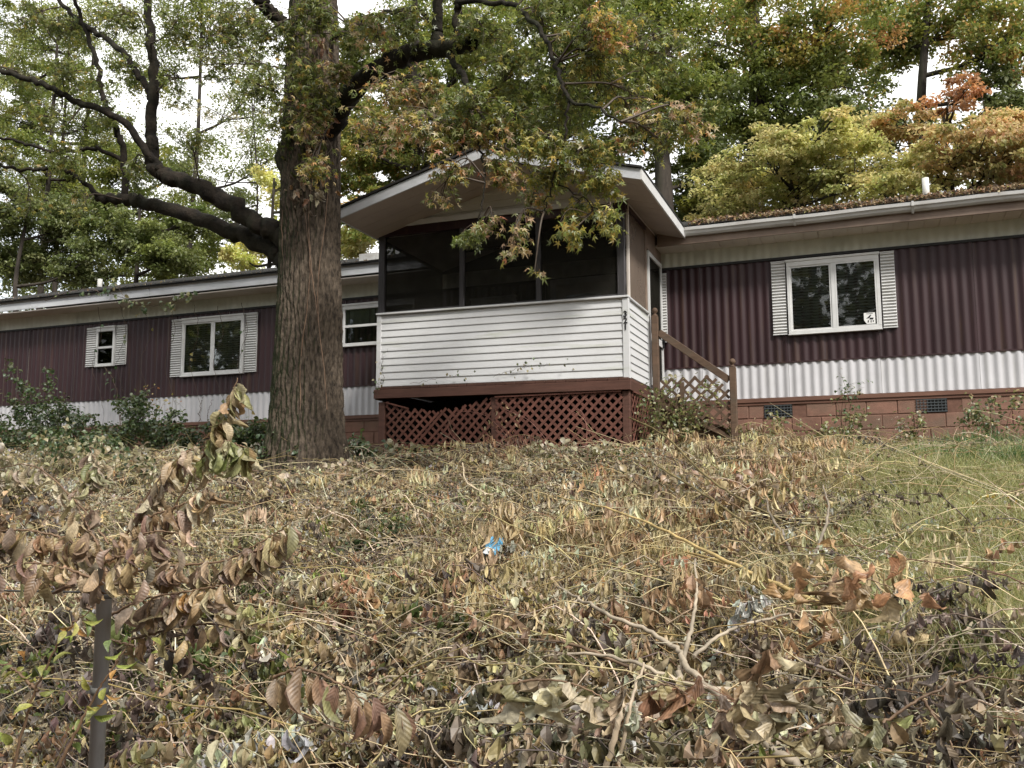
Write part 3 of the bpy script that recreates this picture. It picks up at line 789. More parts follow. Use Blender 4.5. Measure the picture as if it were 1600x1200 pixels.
# dark posts and screens
POSTS = [(PX0 + .04, .10), (-5.36, .07), (-4.20, .07), (PX1 - .10, .10)]
for x, w in POSTS:
    MB().box(x - w / 2, x + w / 2, PY0 + .035, PY0 + .115, ZR + .012 + tilt(x), ZB - .0, .004).build('porch_post', M['blackwood'], porch)
for x, w in ((PX1 - .1, .06),):
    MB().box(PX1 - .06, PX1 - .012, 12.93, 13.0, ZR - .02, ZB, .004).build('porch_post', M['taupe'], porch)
front_beam('header_beam', PY0 + .07, ZB - .14, ZB, .08, M['maroon'], PX0 + .02, PX1 - .02)
for (a, b) in zip(POSTS[:-1], POSTS[1:]):
    xa, xb = a[0] + a[1] / 2 + .001, b[0] - b[1] / 2 - .001
    MB().box(xa, xb, PY0 + .072, PY0 + .075, ZR - .01 + tilt(xb), ZB - .12).build('screen', M['screen'], porch)
    f = MB(); f.box(xa, xb, PY0 + .055, PY0 + .071, ZR + .018 + tilt(xa), ZR + .04 + tilt(xa)); f.build('screen_frame', M['blackwood'], porch)
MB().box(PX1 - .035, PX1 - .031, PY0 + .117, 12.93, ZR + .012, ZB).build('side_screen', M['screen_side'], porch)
MB().box(PX1 - .045, PX1 - .002, PY0 + .119, PY0 + .15, ZR + .012, ZB, .003).build('screen_frame', M['soffit'], porch)
MB().box(PX0 + .035, PX0 + .038, PY0 + .117, 13.9, ZR + .012, ZB).build('side_screen', M['screen'], porch)
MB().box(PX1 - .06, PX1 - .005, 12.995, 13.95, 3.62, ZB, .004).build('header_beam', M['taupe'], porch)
MB().box(PX1 - .08, PX1 - .01, PY0 + .116, 12.995, ZB - .1, ZB - .002, .004).build('header_beam', M['maroon'], porch)
# white screen door in the right-hand side
sd = MB(); xa = PX1 - .03
sd.box(xa, xa + .035, 13.02, 13.09, 1.62, 3.60); sd.box(xa, xa + .035, 13.87, 13.94, 1.62, 3.60); sd.box(xa, xa + .035, 13.09, 13.87, 3.53, 3.60)
sd.box(xa, xa + .035, 13.09, 13.87, 2.28, 2.38); sd.box(xa, xa + .035, 13.09, 13.87, 1.62, 1.74)
sd = sd.build('screen_door', M['trim'], porch)
MB().box(xa + .012, xa + .016, 13.09, 13.87, 2.38, 3.53).build('screen', M['screen'], sd)
MB().box(xa + .012, xa + .016, 13.09, 13.87, 1.74, 2.28).build('screen', M['screen'], sd)
h = MB(); h.box(xa + .035, xa + .06, 13.85, 13.90, 2.27, 2.42); h.box(xa + .06, xa + .075, 13.80, 13.90, 2.37, 2.40); h.build('door_handle', M['black'], sd)
# porch roof: a low gable running back over the house
RX0, RX1, RXM, RY0 = -6.74, -2.49, -4.60, 10.72
ZE, ZP = 4.0, 4.57
rz = lambda x: ZE + (ZP - ZE) * (1 - abs(x - RXM) / (RX1 - RXM))
TH = .02
rfm = MB().prism([(RX0 - .03, rz(RX0) - .010), (RXM, ZP - .002), (RX1 + .03, rz(RX1) - .010), (RX1 + .03, rz(RX1) + .016), (RXM, ZP + .03), (RX0 - .03, rz(RX0) + .016)], 'y', RY0 - .03, 16.0).build('porch_roof', M['shingle'], porch)
def rake(xa, xb):
    za, zb = rz(xa), rz(xb)
    return MB().prism([(xa, za - .145), (xb, zb - .145), (xb, zb - .012), (xa, za - .012)], 'y', RY0, RY0 + .025).build('rake_board', M['fascia'], porch)
rake(RX0, RXM - .002); rake(RXM + .002, RX1)
MB().box(RX1 - .001, RX1 + .022, RY0, 13.9, rz(RX1) - .147, rz(RX1) - .012).build('eave_fascia', M['trim'], porch)
MB().box(RX0 - .022, RX0 + .001, RY0, 13.5, rz(RX0) - .147, rz(RX0) - .012).build('eave_fascia', M['fascia'], porch)
# soffit boards under the overhang follow the slope; panels run across
def slope_panel(xa, xb, y0, y1, dz, name='soffit_panel'):
    return MB().prism([(xa, rz(xa) - dz - .012), (xb, rz(xb) - dz - .012), (xb, rz(xb) - dz), (xa, rz(xa) - dz)], 'y', y0, y1).build(name, M['porch_soffit'], porch)
for y in np.arange(RY0 + .026, PY0 + .0, .26):
    slope_panel(RX0 + .002, RXM - .003, y + .003, min(y + .257, PY0 + .02), .128 + float(rng.uniform(-.001, .001)))
    slope_panel(RXM + .003, RX1 - .002, y + .003, min(y + .257, PY0 + .02), .128 + float(rng.uniform(-.001, .001)))
for y in np.arange(PY0 + .022, 13.9, .26):
    slope_panel(PX1 - .02, RX1 - .002, y + .003, min(y + .257, 13.95), .128 + float(rng.uniform(-.001, .001)))
MB().prism([(PX0, rz(PX0) - .17), (RXM, ZP - .17), (PX1, rz(PX1) - .17), (PX1, rz(PX1) - .15), (RXM, ZP - .15), (PX0, rz(PX0) - .15)], 'y', PY0 + .13, 13.95).build('porch_ceiling', M['soffit'], porch)
# gable wall with horizontal lap boards
gch = .105
for k in range(6):
    z = ZB + .012 + k * gch
    def xlim(zz): return max(0.0, (RX1 - RXM) * (1 - (zz + .14 - ZE) / (ZP - ZE)))
    wl_, wh = min(xlim(z), RXM - PX0), min(xlim(z + gch), RXM - PX0)
    if wl_ < .05: break
    wr, wrh = min(xlim(z), PX1 - RXM), min(xlim(z + gch), PX1 - RXM)
    y0 = PY0 + .03
    b = MB(); b.add([(RXM - wl_, y0 - .024, z), (RXM + wr, y0 - .024, z), (RXM + wrh, y0, z + gch + .008), (RXM - wh, y0, z + gch + .008),
                     (RXM - wl_, y0 + .01, z), (RXM + wr, y0 + .01, z), (RXM + wrh, y0 + .01, z + gch + .008), (RXM - wh, y0 + .01, z + gch + .008)],
                    [(0, 1, 2, 3), (7, 6, 5, 4), (0, 4, 5, 1), (1, 5, 6, 2), (2, 6, 7, 3), (3, 7, 4, 0)])
    b.build('gable_board', M['gable'], porch)
MB().box(PX0, PX1, PY0 + .042, PY0 + .06, ZB, ZB + .2).build('gable_backing', M['soffit'], porch)
front_beam('gable_trim', PY0 - .012, ZB - .03, ZB + .045, .03, M['trim'], PX0 + .0, PX1 - .0)

# lattice skirts: every strip on its own
def lattice(name, poly, plane, back, parent, pitch=.128, w=.036, th=.006, frame=(), rnd=.0):
    """strips at +-45 degrees clipped to a convex-ish polygon (u,z); plane(u,z,d) gives the world point"""
    root = MB()
    for (a, b) in frame:
        p, q_ = plane(a[0], a[1], .012), plane(b[0], b[1], .012)
        root.beam(p, q_, .03, .05, up=plane(0, 0, 1) - plane(0, 0, 0))
    P = np.array(poly)
    if not frame:
        root.beam(plane(P[0][0], P[0][1], .016), plane(P[1][0], P[1][1], .016), .02, .03, up=plane(0, 0, 1) - plane(0, 0, 0))
    lp = root.build(name, M['lattice'] if parent is porch else M['stairwood'], parent)
    n = len(P)
    for sgn in (1, -1):
        dvec = np.array([1, sgn]) / math.sqrt(2); nvec = np.array([-sgn, 1]) / math.sqrt(2)
        pr = P @ nvec
        for c in np.arange(pr.min() + .03, pr.max(), pitch / math.sqrt(2)):
            ts = []
            for i in range(n):
                a, b = P[i], P[(i + 1) % n]; da, db = a @ nvec - c, b @ nvec - c
                if da * db < 0:
                    s = da / (da - db); ts.append(((a + (b - a) * s) @ dvec))
            ts.sort()
            for t0, t1 in zip(ts[::2], ts[1::2]):
                if t1 - t0 < .05: continue
                e = float(rng.normal()) * rnd
                p = dvec * t0 + nvec * c; q_ = dvec * t1 + nvec * (c + e)
                d = .004 if sgn > 0 else -.0045
                s = MB().beam(plane(p[0], p[1], d), plane(q_[0], q_[1], d), th, w, up=plane(0, 1, 0) - plane(0, 0, 0) if False else tuple(plane(nvec[0], nvec[1], 0) - plane(0, 0, 0)))
                s.build('lattice_strip', M['lattice'] if parent is porch else M['stairwood'], lp)
    return lp
fp = lambda u, z, d: np.array([u, PY0 + .012 - d, z])
lattice('lattice_panel', [(-4.83, 1.40), (PX1 - .115, 1.40), (PX1 - .115, .40), (-4.83, .40)], fp, None, porch, rnd=.006)
fp2 = lambda u, z, d: np.array([u, PY0 + .03 - d + .05 * (1.4 - z), z])
lattice('lattice_panel', [(PX0 + .16, 1.395), (-6.2, 1.30), (-5.75, 1.24), (-5.3, 1.30), (-4.86, 1.40), (-4.86, .40), (PX0 + .16, .40)], fp2, None, porch, rnd=.02)
sp = lambda u, z, d: np.array([PX1 - .008 + d, u, z])
lattice('lattice_panel', [(PY0 + .13, 1.40), (12.96, 1.40), (12.96, .40), (PY0 + .13, .40)], sp, None, porch, pitch=.15)
MB().box(PX0 + .06, PX1 - .1, 13.25, 13.28, .3, 1.54).build('crawl_space_shade', M['dark'], porch)  # dark sheets added to paint in the shade under the deck
MB().box(PX0 + .03, PX0 + .05, PY0 + .14, 13.9, .3, 1.46).build('crawl_space_shade', M['dark'], porch)

# ================================================================== STAIRS beside the porch
st = thing('porch_stairs', (-2.3, 13.4, .75), 'weathered wooden steps with ball topped newels and lattice side', 'stairs')
def newel(x, y, z0, z1):
    n = MB().box(x - .045, x + .045, y - .045, y + .045, z0, z1, .008).build('newel_post', M['stairwood'], st)
    MB().lathe((x, y, z1), [(0, -.002), (.04, -.002), (.042, .012), (.02, .024), (.018, .034), (.036, .05), (.046, .075), (.036, .102), (.016, .118), (0, .122)], 14).build('ball_finial', M['stairwood'], n, True)
newel(-2.835, 12.95, .6, 2.60); newel(-1.765, 12.95, .6, 1.80)
MB().beam((-2.785, 12.95, 2.36), (-1.815, 12.95, 1.62), .04, .10, b=.006).build('handrail', M['stairwood'], st)
sp2 = lambda u, z, d: np.array([u, 12.95 - d, z])
lattice('lattice_panel', [(-2.78, 1.66), (-2.60, 1.69), (-2.05, 1.70), (-1.82, 1.50), (-1.82, .95), (-2.78, 1.30)], sp2, None, st, pitch=.165, w=.04, frame=(((-2.78, 1.30), (-1.82, .82)),))
MB().beam((-2.9, 13.0, 1.42), (-1.7, 13.0, .62), .04, .24).build('stringer', M['stairwood'], st)
MB().beam((-2.9, 13.9, 1.42), (-1.7, 13.9, .62), .04, .24).build('stringer', M['stairwood'], st)
for k in range(4):
    for q_ in (0, 1):
        xx = -2.78 + k * .28
        MB().box(xx - .005, xx + .265, 12.985 + q_ * .47, 13.44 + q_ * .47, 1.40 - k * .19 - .035, 1.40 - k * .19, .004).build('tread', M['stairwood'], st)
MB().box(-2.50, -2.44, 12.92, 12.945, .6, 1.62).build('baluster', M['stairwood'], st)

# ================================================================== BIG TREE in front of the house
def limb_pts(pts): return np.array([at(*p) for p in pts])
TB = at(478, 716, 10.2); TB[2] = float(ground(TB[0], 10.2))
tree = thing('sweetgum_tree', TB, 'big sweetgum tree with thick furrowed trunk standing left of the porch', 'tree')
cl = limb_pts([(478, 722, 10.2), (478, 660, 10.2), (480, 600, 10.2), (484, 500, 10.2), (485, 400, 10.2), (487, 300, 10.2), (488, 200, 10.2), (489, 100, 10.2), (490, 0, 10.2), (492, -180, 10.2), (498, -420, 10.2), (510, -700, 10.2)])
cl[0][2] = TB[2] - .25
rad0 = np.array([.56, .455, .425, .395, .372, .362, .355, .33, .295, .24, .17, .05])
m_, k_ = 420, 280
tt = np.linspace(0, 1, 12); t2 = np.linspace(0, 1, m_) ** 1.25
C_ = np.stack([np.interp(t2, tt, cl[:, i]) for i in range(3)], -1); r_ = np.interp(t2, tt, rad0)
th = np.arange(k_) * 2 * math.pi / k_
Zc = C_[:, 2][:, None]; Th = th[None]
warp = 2.2 * np.sin(2.1 * Zc + 3 * Th) + 1.6 * np.sin(5.3 * Zc + 5 * Th + 1) + .9 * np.sin(11 * Zc + 9 * Th) + .5 * np.sin(23 * Zc - 11 * Th)
rid = np.abs(np.sin((34 * Th + warp) / 2)) ** .55
rid2 = np.abs(np.sin((57 * Th - 1.3 * warp + 1.9 * np.sin(4 * Zc)) / 2)) ** .7
brk = .5 + .5 * np.sin(19 * Zc + 6 * np.sin(5 * Th) + 4 * np.sin(9 * Th + Zc))
disp = .030 * rid + .014 * rid2 + .012 * brk * rid + .003 * rng.normal(size=(m_, k_))
flare = .09 * np.exp(-((Zc - TB[2]) / .35) ** 2) * np.sin(5 * Th + .6) + .03 * np.sin(3 * Th + .7 * Zc)
burl = .10 * np.exp(-((Zc - 4.55) / .18) ** 2) * np.exp(-(np.angle(np.exp(1j * (Th - 3.5))) / .45) ** 2) + .06 * np.exp(-((Zc - 3.9) / .25) ** 2) * np.exp(-(np.angle(np.exp(1j * (Th - 4.4))) / .35) ** 2)
rr = r_[:, None] * (1 + flare) - .02 + disp + burl
V = C_[:, None, :] + np.stack([rr * np.cos(Th), rr * np.sin(Th), np.zeros_like(rr)], -1)
i_ = np.arange(m_ - 1)[:, None] * k_; j_ = np.arange(k_)[None]; j2_ = (j_ + 1) % k_
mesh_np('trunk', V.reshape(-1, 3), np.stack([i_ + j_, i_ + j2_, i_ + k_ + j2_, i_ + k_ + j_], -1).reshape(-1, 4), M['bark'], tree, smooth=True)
LIMBS = [
    ([(470, 400, 10.15), (440, 368, 10.1), (400, 348, 9.95), (330, 300, 9.75), (268, 277, 9.65), (242, 262, 9.6), (237, 200, 9.55), (240, 120, 9.5), (233, 40, 9.4), (228, -120, 9.3)], [.2, .17, .15, .135, .125, .115, .09, .08, .065, .04]),
    ([(470, 420, 10.2), (436, 396, 10.2), (390, 373, 10.2), (330, 348, 10.2), (250, 324, 10.2), (200, 312, 10.2), (152, 309, 10.2)], [.2, .155, .14, .125, .11, .10, .06]),
    ([(497, 225, 10.15), (522, 190, 10.0), (548, 148, 9.8), (592, 108, 9.6), (645, 84, 9.4), (700, 74, 9.25), (742, 68, 9.15)], [.2, .165, .15, .14, .125, .115, .10]),
    ([(684, 78, 9.3), (683, 30, 9.3), (686, -60, 9.2), (690, -200, 9.1)], [.085, .075, .06, .03]),
    ([(714, 72, 9.25), (716, 0, 9.2), (722, -100, 9.1)], [.06, .05, .03]),
    ([(460, 60, 10.1), (440, 35, 10), (415, 12, 9.8), (390, -30, 9.6), (360, -120, 9.4)], [.13, .11, .10, .085, .05]),
    ([(262, 276, 9.65), (235, 243, 9.5), (190, 187, 9.3), (120, 160, 9.1), (60, 128, 8.9), (-10, 110, 8.8), (-90, 90, 8.7)], [.07, .062, .055, .05, .045, .04, .03]),
    ([(238, 205, 9.55), (236, 150, 9.6), (215, 115, 9.7), (180, 70, 9.8), (140, 45, 9.9), (100, 10, 10), (70, -50, 10)], [.06, .055, .05, .047, .042, .038, .03]),
    ([(195, 312, 10.2), (192, 235, 10.1), (178, 190, 10.0), (160, 150, 10), (152, 95, 9.9), (130, 40, 9.9), (110, -30, 9.8)], [.06, .055, .05, .045, .04, .035, .03]),
    ([(160, 310, 10.2), (120, 275, 10), (80, 262, 9.8), (30, 265, 9.6), (-40, 240, 9.5)], [.05, .04, .035, .03, .02]),
    ([(190, 250, 10.1), (150, 232, 9.9), (90, 238, 9.7), (30, 222, 9.5), (-30, 205, 9.3)], [.04, .035, .03, .025, .02]),
    ([(700, 84, 9.25), (722, 120, 9.0), (736, 150, 8.8), (745, 175, 8.6)], [.045, .04, .03, .02]),
    ([(712, 4, 9.2), (780, 4, 8.9), (820, 22, 8.6), (850, 55, 8.4), (872, 110, 8.2), (890, 155, 8.0), (930, 168, 7.9), (970, 190, 7.8)], [.035, .032, .03, .028, .024, .02, .015, .01]),
    ([(600, 18, 9.6), (650, 14, 9.4), (676, 40, 9.3)], [.03, .03, .035]),
    ([(640, 86, 9.4), (650, 130, 9.1), (668, 190, 8.9), (660, 250, 8.8)], [.03, .025, .018, .01]),
    ([(735, 160, 8.7), (745, 215, 8.5), (756, 265, 8.4), (752, 330, 8.3), (742, 385, 8.3)], [.02, .016, .013, .010, .006]),
    ([(890, 155, 8.0), (880, 220, 8.0), (862, 290, 8.1), (850, 330, 8.2)], [.016, .013, .010, .006]),
    ([(745, 170, 8.6), (790, 230, 8.4), (835, 270, 8.3), (880, 295, 8.2), (940, 330, 8.2)], [.018, .014, .011, .009, .005]),
    ([(520, 60, 10.1), (560, 40, 9.6), (600, 30, 9.2)], [.05, .035, .02]),
]
tb = Tubes(); ATT = []; ATR = []
for pts, rads in LIMBS:
    P = limb_pts(pts); n = max(10, 7 * len(P))
    Q = smooth_path(P, n); r = .86 * np.interp(np.linspace(0, 1, n), np.linspace(0, 1, len(rads)), rads)
    Q[2:-2] += np.cumsum(rng.normal(size=(n - 4, 3)), 0) * .0 + rng.normal(size=(n - 4, 3)) * .014
    Q = Q + rng.normal(size=Q.shape) * r[:, None] * .09
    tb.add(Q, r, 12 if r[0] > .05 else 7, wob=.04)
    ATT.append(Q[n // 6:]); ATR.append(r[n // 6:])
tb.build('limbs', M['limbbark'], tree)
ATT = np.concatenate(ATT)
STARS = [leaf_star(s, d) for s, d in ((1, .1), (2, .3), (3, .5))]
twt = Tubes(); crown = Scatter(); SINGLE = []
def blob(px, py, y, rx, ry, rd, ntw, nlf, pal, w, size=(.06, .098), droop=.5, single=0.0, attach=None):
    c = at(px, py, y)
    A = ATT if attach is None else attach
    a = A[np.argmin(np.linalg.norm(A - c, axis=1))]
    mid = (a + c) / 2 + np.array([0, 0, .12]) + rng.normal(size=3) * .08
    spine = smooth_path(np.array([a, mid, c]), 12)
    if np.linalg.norm(a - c) > .25: twt.add(spine, np.linspace(.013, .006, 12), 4, lin(70, 60, 50))
    sx, sy = rx / FPX * y * 1.06, ry / FPX * y * 1.06
    for _ in range(ntw):
        u = unit(1)[0] * rng.uniform(.35, 1) ** .6
        tgt = c + np.array([u[0] * sx, u[1] * rd, u[2] * sy])
        s = spine[rng.integers(5, 12)]
        L_ = np.linalg.norm(tgt - s)
        md = (s + tgt) / 2 + rng.normal(size=3) * L_ * .10 + np.array([0, 0, L_ * .12])
        P = smooth_path(np.array([s, md, tgt]), 7)
        twt.add(P, np.linspace(.006, .0022, 7), 3, lin(78, 66, 54))
        n = max(1, int(rng.poisson(nlf * 1.55)))
        k = rng.uniform(.35, 1.0, n); base = np.stack([np.interp(k, np.linspace(0, 1, 7), P[:, i]) for i in range(3)], -1)
        d = unit(n) * np.array([1, 1, .5]) + np.array([0, 0, -droop])
        d /= np.linalg.norm(d, axis=1)[:, None]
        pos = base + d * rng.uniform(.02, .09, n)[:, None]
        nrm = unit(n) * .7 + np.array([0, 0, .7])
        B = basis(d, nrm); sz = rng.uniform(size[0], size[1], n); col = np.clip(pick(pal, w, n) * 1.45, .005, .7)
        for q_ in range(n):
            if single and rng.random() < single and len(SINGLE) < 300: SINGLE.append((pos[q_], B[q_], sz[q_], col[q_]))
            else: crown.add(STARS[rng.integers(3)], pos[q_:q_ + 1], B[q_:q_ + 1], sz[q_], col[q_:q_ + 1])
PG = GREEN + YELG; wg = [2, 3, 3, 1.4, .7, .6, 1.2, .3]
wy = [1, 1, 1.4, .4, 1.6, 1.4, 1.6, 1.0]
PB = GREEN + YELG + TAN + ORNG; wb = [1, 1, 1.4, .4, 1, 1, 1.4, .6, 1.3, .8, .8, .8, .2, .35, .15, .4]
# upper left: loose, sky between
for (px, py, rx, ry, n) in [(30, 30, 70, 45, 24), (110, 50, 60, 45, 26), (180, 25, 50, 40, 22), (40, 120, 60, 40, 20), (120, 110, 60, 45, 26), (200, 110, 40, 50, 18), (60, 185, 70, 40, 20),
                            (150, 175, 50, 40, 20), (280, 30, 50, 40, 24), (345, 50, 50, 45, 28), (400, 60, 40, 50, 24), (320, 100, 45, 35, 18), (400, 130, 40, 40, 22), (280, 150, 35, 35, 8), (20, 260, 70, 40, 24), (110, 250, 60, 30, 18),
                            (210, 270, 40, 30, 14), (40, 330, 60, 30, 16), (130, 330, 50, 30, 12), (300, 215, 40, 25, 7), (380, 30, 40, 30, 20), (430, 190, 25, 60, 14)]:
    blob(px, py, float(rng.uniform(8.6, 10)), rx, ry, .5, n, 6.5, PG, wg, single=.03)
# in front of and round the trunk
for (px, py, rx, ry, n, pal, w) in [(450, 60, 35, 60, 20, PG, wg), (500, 40, 40, 50, 24, PG, wg), (520, 120, 40, 45, 20, PB, wb), (480, 190, 36, 55, 34, PB, wb), (490, 265, 36, 30, 18, PB, wb), (470, 110, 36, 50, 30, PG, wg), (500, 150, 36, 45, 26, PG, wg), (480, 20, 40, 40, 26, PG, wg), (545, 60, 40, 50, 18, PG, wg)]:
    blob(px, py, 9.3, rx, ry, .25, n, 6, pal, w, single=.1)
# right of the trunk, above the porch
for (px, py, rx, ry, n, pal, w) in [(590, 50, 50, 45, 26, PB, wb), (640, 40, 50, 40, 24, PG, wg), (600, 140, 50, 40, 24, PB, wb), (580, 210, 45, 45, 20, PB, wb), (660, 150, 50, 45, 30, PB, wb), (760, 60, 60, 45, 34, PG, wg),
                                    (800, 110, 60, 45, 36, PG, wg), (850, 40, 60, 45, 36, PG, wg), (930, 60, 60, 50, 40, PG, wg), (1000, 60, 60, 60, 40, PG, wg), (1060, 90, 45, 60, 30, PG, wg), (940, 130, 60, 40, 34, PG, wy), (960, 40, 40, 35, 22, YELG + ORNG, [2, 2, 2, 2, 1, 1, .5, 1]),
                                    (880, 170, 60, 45, 36, PG, wg), (1010, 170, 55, 45, 30, PG, wy), (740, 170, 55, 45, 32, PG, wg), (820, 200, 60, 40, 36, PG, wg)]:
    blob(px, py, float(rng.uniform(7.8, 9.2)), rx, ry, .6, n, 7, pal, w, single=.03)
# the drooping boughs in front of the porch
for (px, py, rx, ry, n, pal, w) in [(690, 215, 55, 35, 24, PB, wb), (760, 220, 50, 35, 28, PB, wb), (840, 230, 60, 35, 30, PG, wy), (920, 230, 60, 35, 28, PG, wy), (1000, 210, 50, 35, 22, PB, wb), (1080, 190, 40, 30, 14, PB, wb),
                                    (700, 265, 40, 25, 12, PB, wb), (790, 270, 45, 25, 22, PB, wb), (870, 275, 55, 25, 26, PG, wy), (940, 280, 35, 30, 20, YELG + GREEN, [2, 2, 2, 1, 1, 1, 1, .3]), (690, 310, 22, 22, 5, PB, wb), (830, 320, 40, 25, 10, PB, wb), (900, 320, 40, 20, 10, PG, wy), (950, 355, 28, 22, 9, PG, wy), (890, 365, 35, 15, 8, PG, wy),
                                    (735, 370, 45, 16, 13, GREEN + YELG, [3, 3, 2, 1, .4, .4, 1, 0]), (800, 385, 35, 18, 9, PB, wb), (770, 345, 30, 16, 6, PB, wb), (835, 425, 10, 10, 1, PB, wb), (1060, 240, 35, 30, 10, PG, wy), (640, 190, 40, 35, 16, PB, wb)]:
    blob(px, py, float(rng.uniform(7.9, 8.6)), rx, ry, .3, n, 6.5, pal, w, single=.35, droop=.7)
# the part of the crown above the picture
for _ in range(34):
    px = float(rng.uniform(-150, 1150)); py = float(rng.uniform(-520, -60))
    blob(px, py, float(rng.uniform(8.2, 11.5)), 90, 80, .9, 18, 7, PG, wg, size=(.10, .16))
twt.build('twigs', M['twig'], tree)
o = crown.build('crown', M['leaf'], tree); o['kind'] = 'stuff'
def leaf_mesh(name, tm, mat, smooth=True):
    ob = mesh_np(name, tm[0], [tm[1]], mat, None, smooth=smooth, center=False); me = ob.data
    S.collection.objects.unlink(ob); bpy.data.objects.remove(ob); return me
STARM = [leaf_mesh('leaf', s, M['obj_leaf'], False) for s in STARS]
def put_leaf(me, pos, B, sz, col, parent, name='leaf'):
    ob = bpy.data.objects.new(name, me); S.collection.objects.link(ob); ob.parent = parent
    w = Vector(pos) - WO[parent.name]
    m = Matrix([[B[r][c] * sz for c in range(3)] + [w[r]] for r in range(3)] + [[0, 0, 0, 1]])
    ob.matrix_basis = m; ob.color = (*[float(c) for c in col], 1)
    return ob
for (p, B, s, c) in SINGLE: put_leaf(STARM[rng.integers(3)], p, B, s, c, tree)

# vine up the trunk, with dry and green leaves
vn = thing('trunk_vine', TB + np.array([.1, -.5, 0]), 'dry brown vine with curled rusty leaves clinging to the front of the big trunk', 'vine')
vt = Tubes(); vl = []
for k in range(5):
    P = [(470 + 14 * k - 22 + 8 * math.sin(k * 2 + i * 1.3), 640 - i * 75, 10.2) for i in range(9)]
    Q = []
    for (px, py, y) in P[(k * 2) % 4 if k else 3:]:
        w = at(px, py, y); ri = np.interp(w[2], C_[:, 2], r_) + .022
        Q.append(at(px, py, y - ri * .93))
    Q = smooth_path(np.array(Q), 40); Q[:, 1] += rng.normal(size=40) * .006
    vt.add(Q, np.linspace(.007, .003, 40), 4, lin(104, 82, 64)); vl.append(Q)
vt.build('vine_stem', M['twig'], vn)
VLM = [leaf_mesh('leaf', leaf_crumple(s, w_, c, f_, t, 6, 4), M['obj_leaf']) for c, s, t, w_, f_ in ((.8, 51, .5, .22, .5), (1.6, 52, -.8, .18, .7), (2.4, 53, 1.2, .16, .8))]
for (px, py, n, pal) in ((485, 90, 16, RUST + TAN), (490, 205, 24, RUST + TAN), (500, 215, 8, ORNG), (470, 290, 22, RUST + GREYTAN), (480, 240, 14, GREEN + YELG), (470, 130, 16, GREEN + YELG), (505, 170, 14, GREEN + TAN), (510, 250, 10, GREEN + YELG), (460, 200, 12, GREEN), (492, 300, 6, GREYTAN), (505, 60, 7, RUST), (465, 160, 8, GREEN + TAN), (520, 270, 5, ORNG), (450, 240, 5, GREEN)):
    for _ in range(int(n * 1.5)):
        w = at(px + rng.normal() * 13, py + rng.normal() * 17, 10.2); ri = np.interp(w[2], C_[:, 2], r_)
        w = at(px + rng.normal() * 13, py + rng.normal() * 17, 10.2 - ri * .95 - rng.uniform(.03, .16))
        d = unit(1) * .6 + np.array([0, -.1, -.9]); nn = unit(1) * .5 + np.array([0, -1, .3])
        put_leaf(VLM[rng.integers(3)], w, basis(d, nn)[0], float(rng.uniform(.08, .15)), pick(pal, [1] * len(pal), 1)[0] * .8, vn)

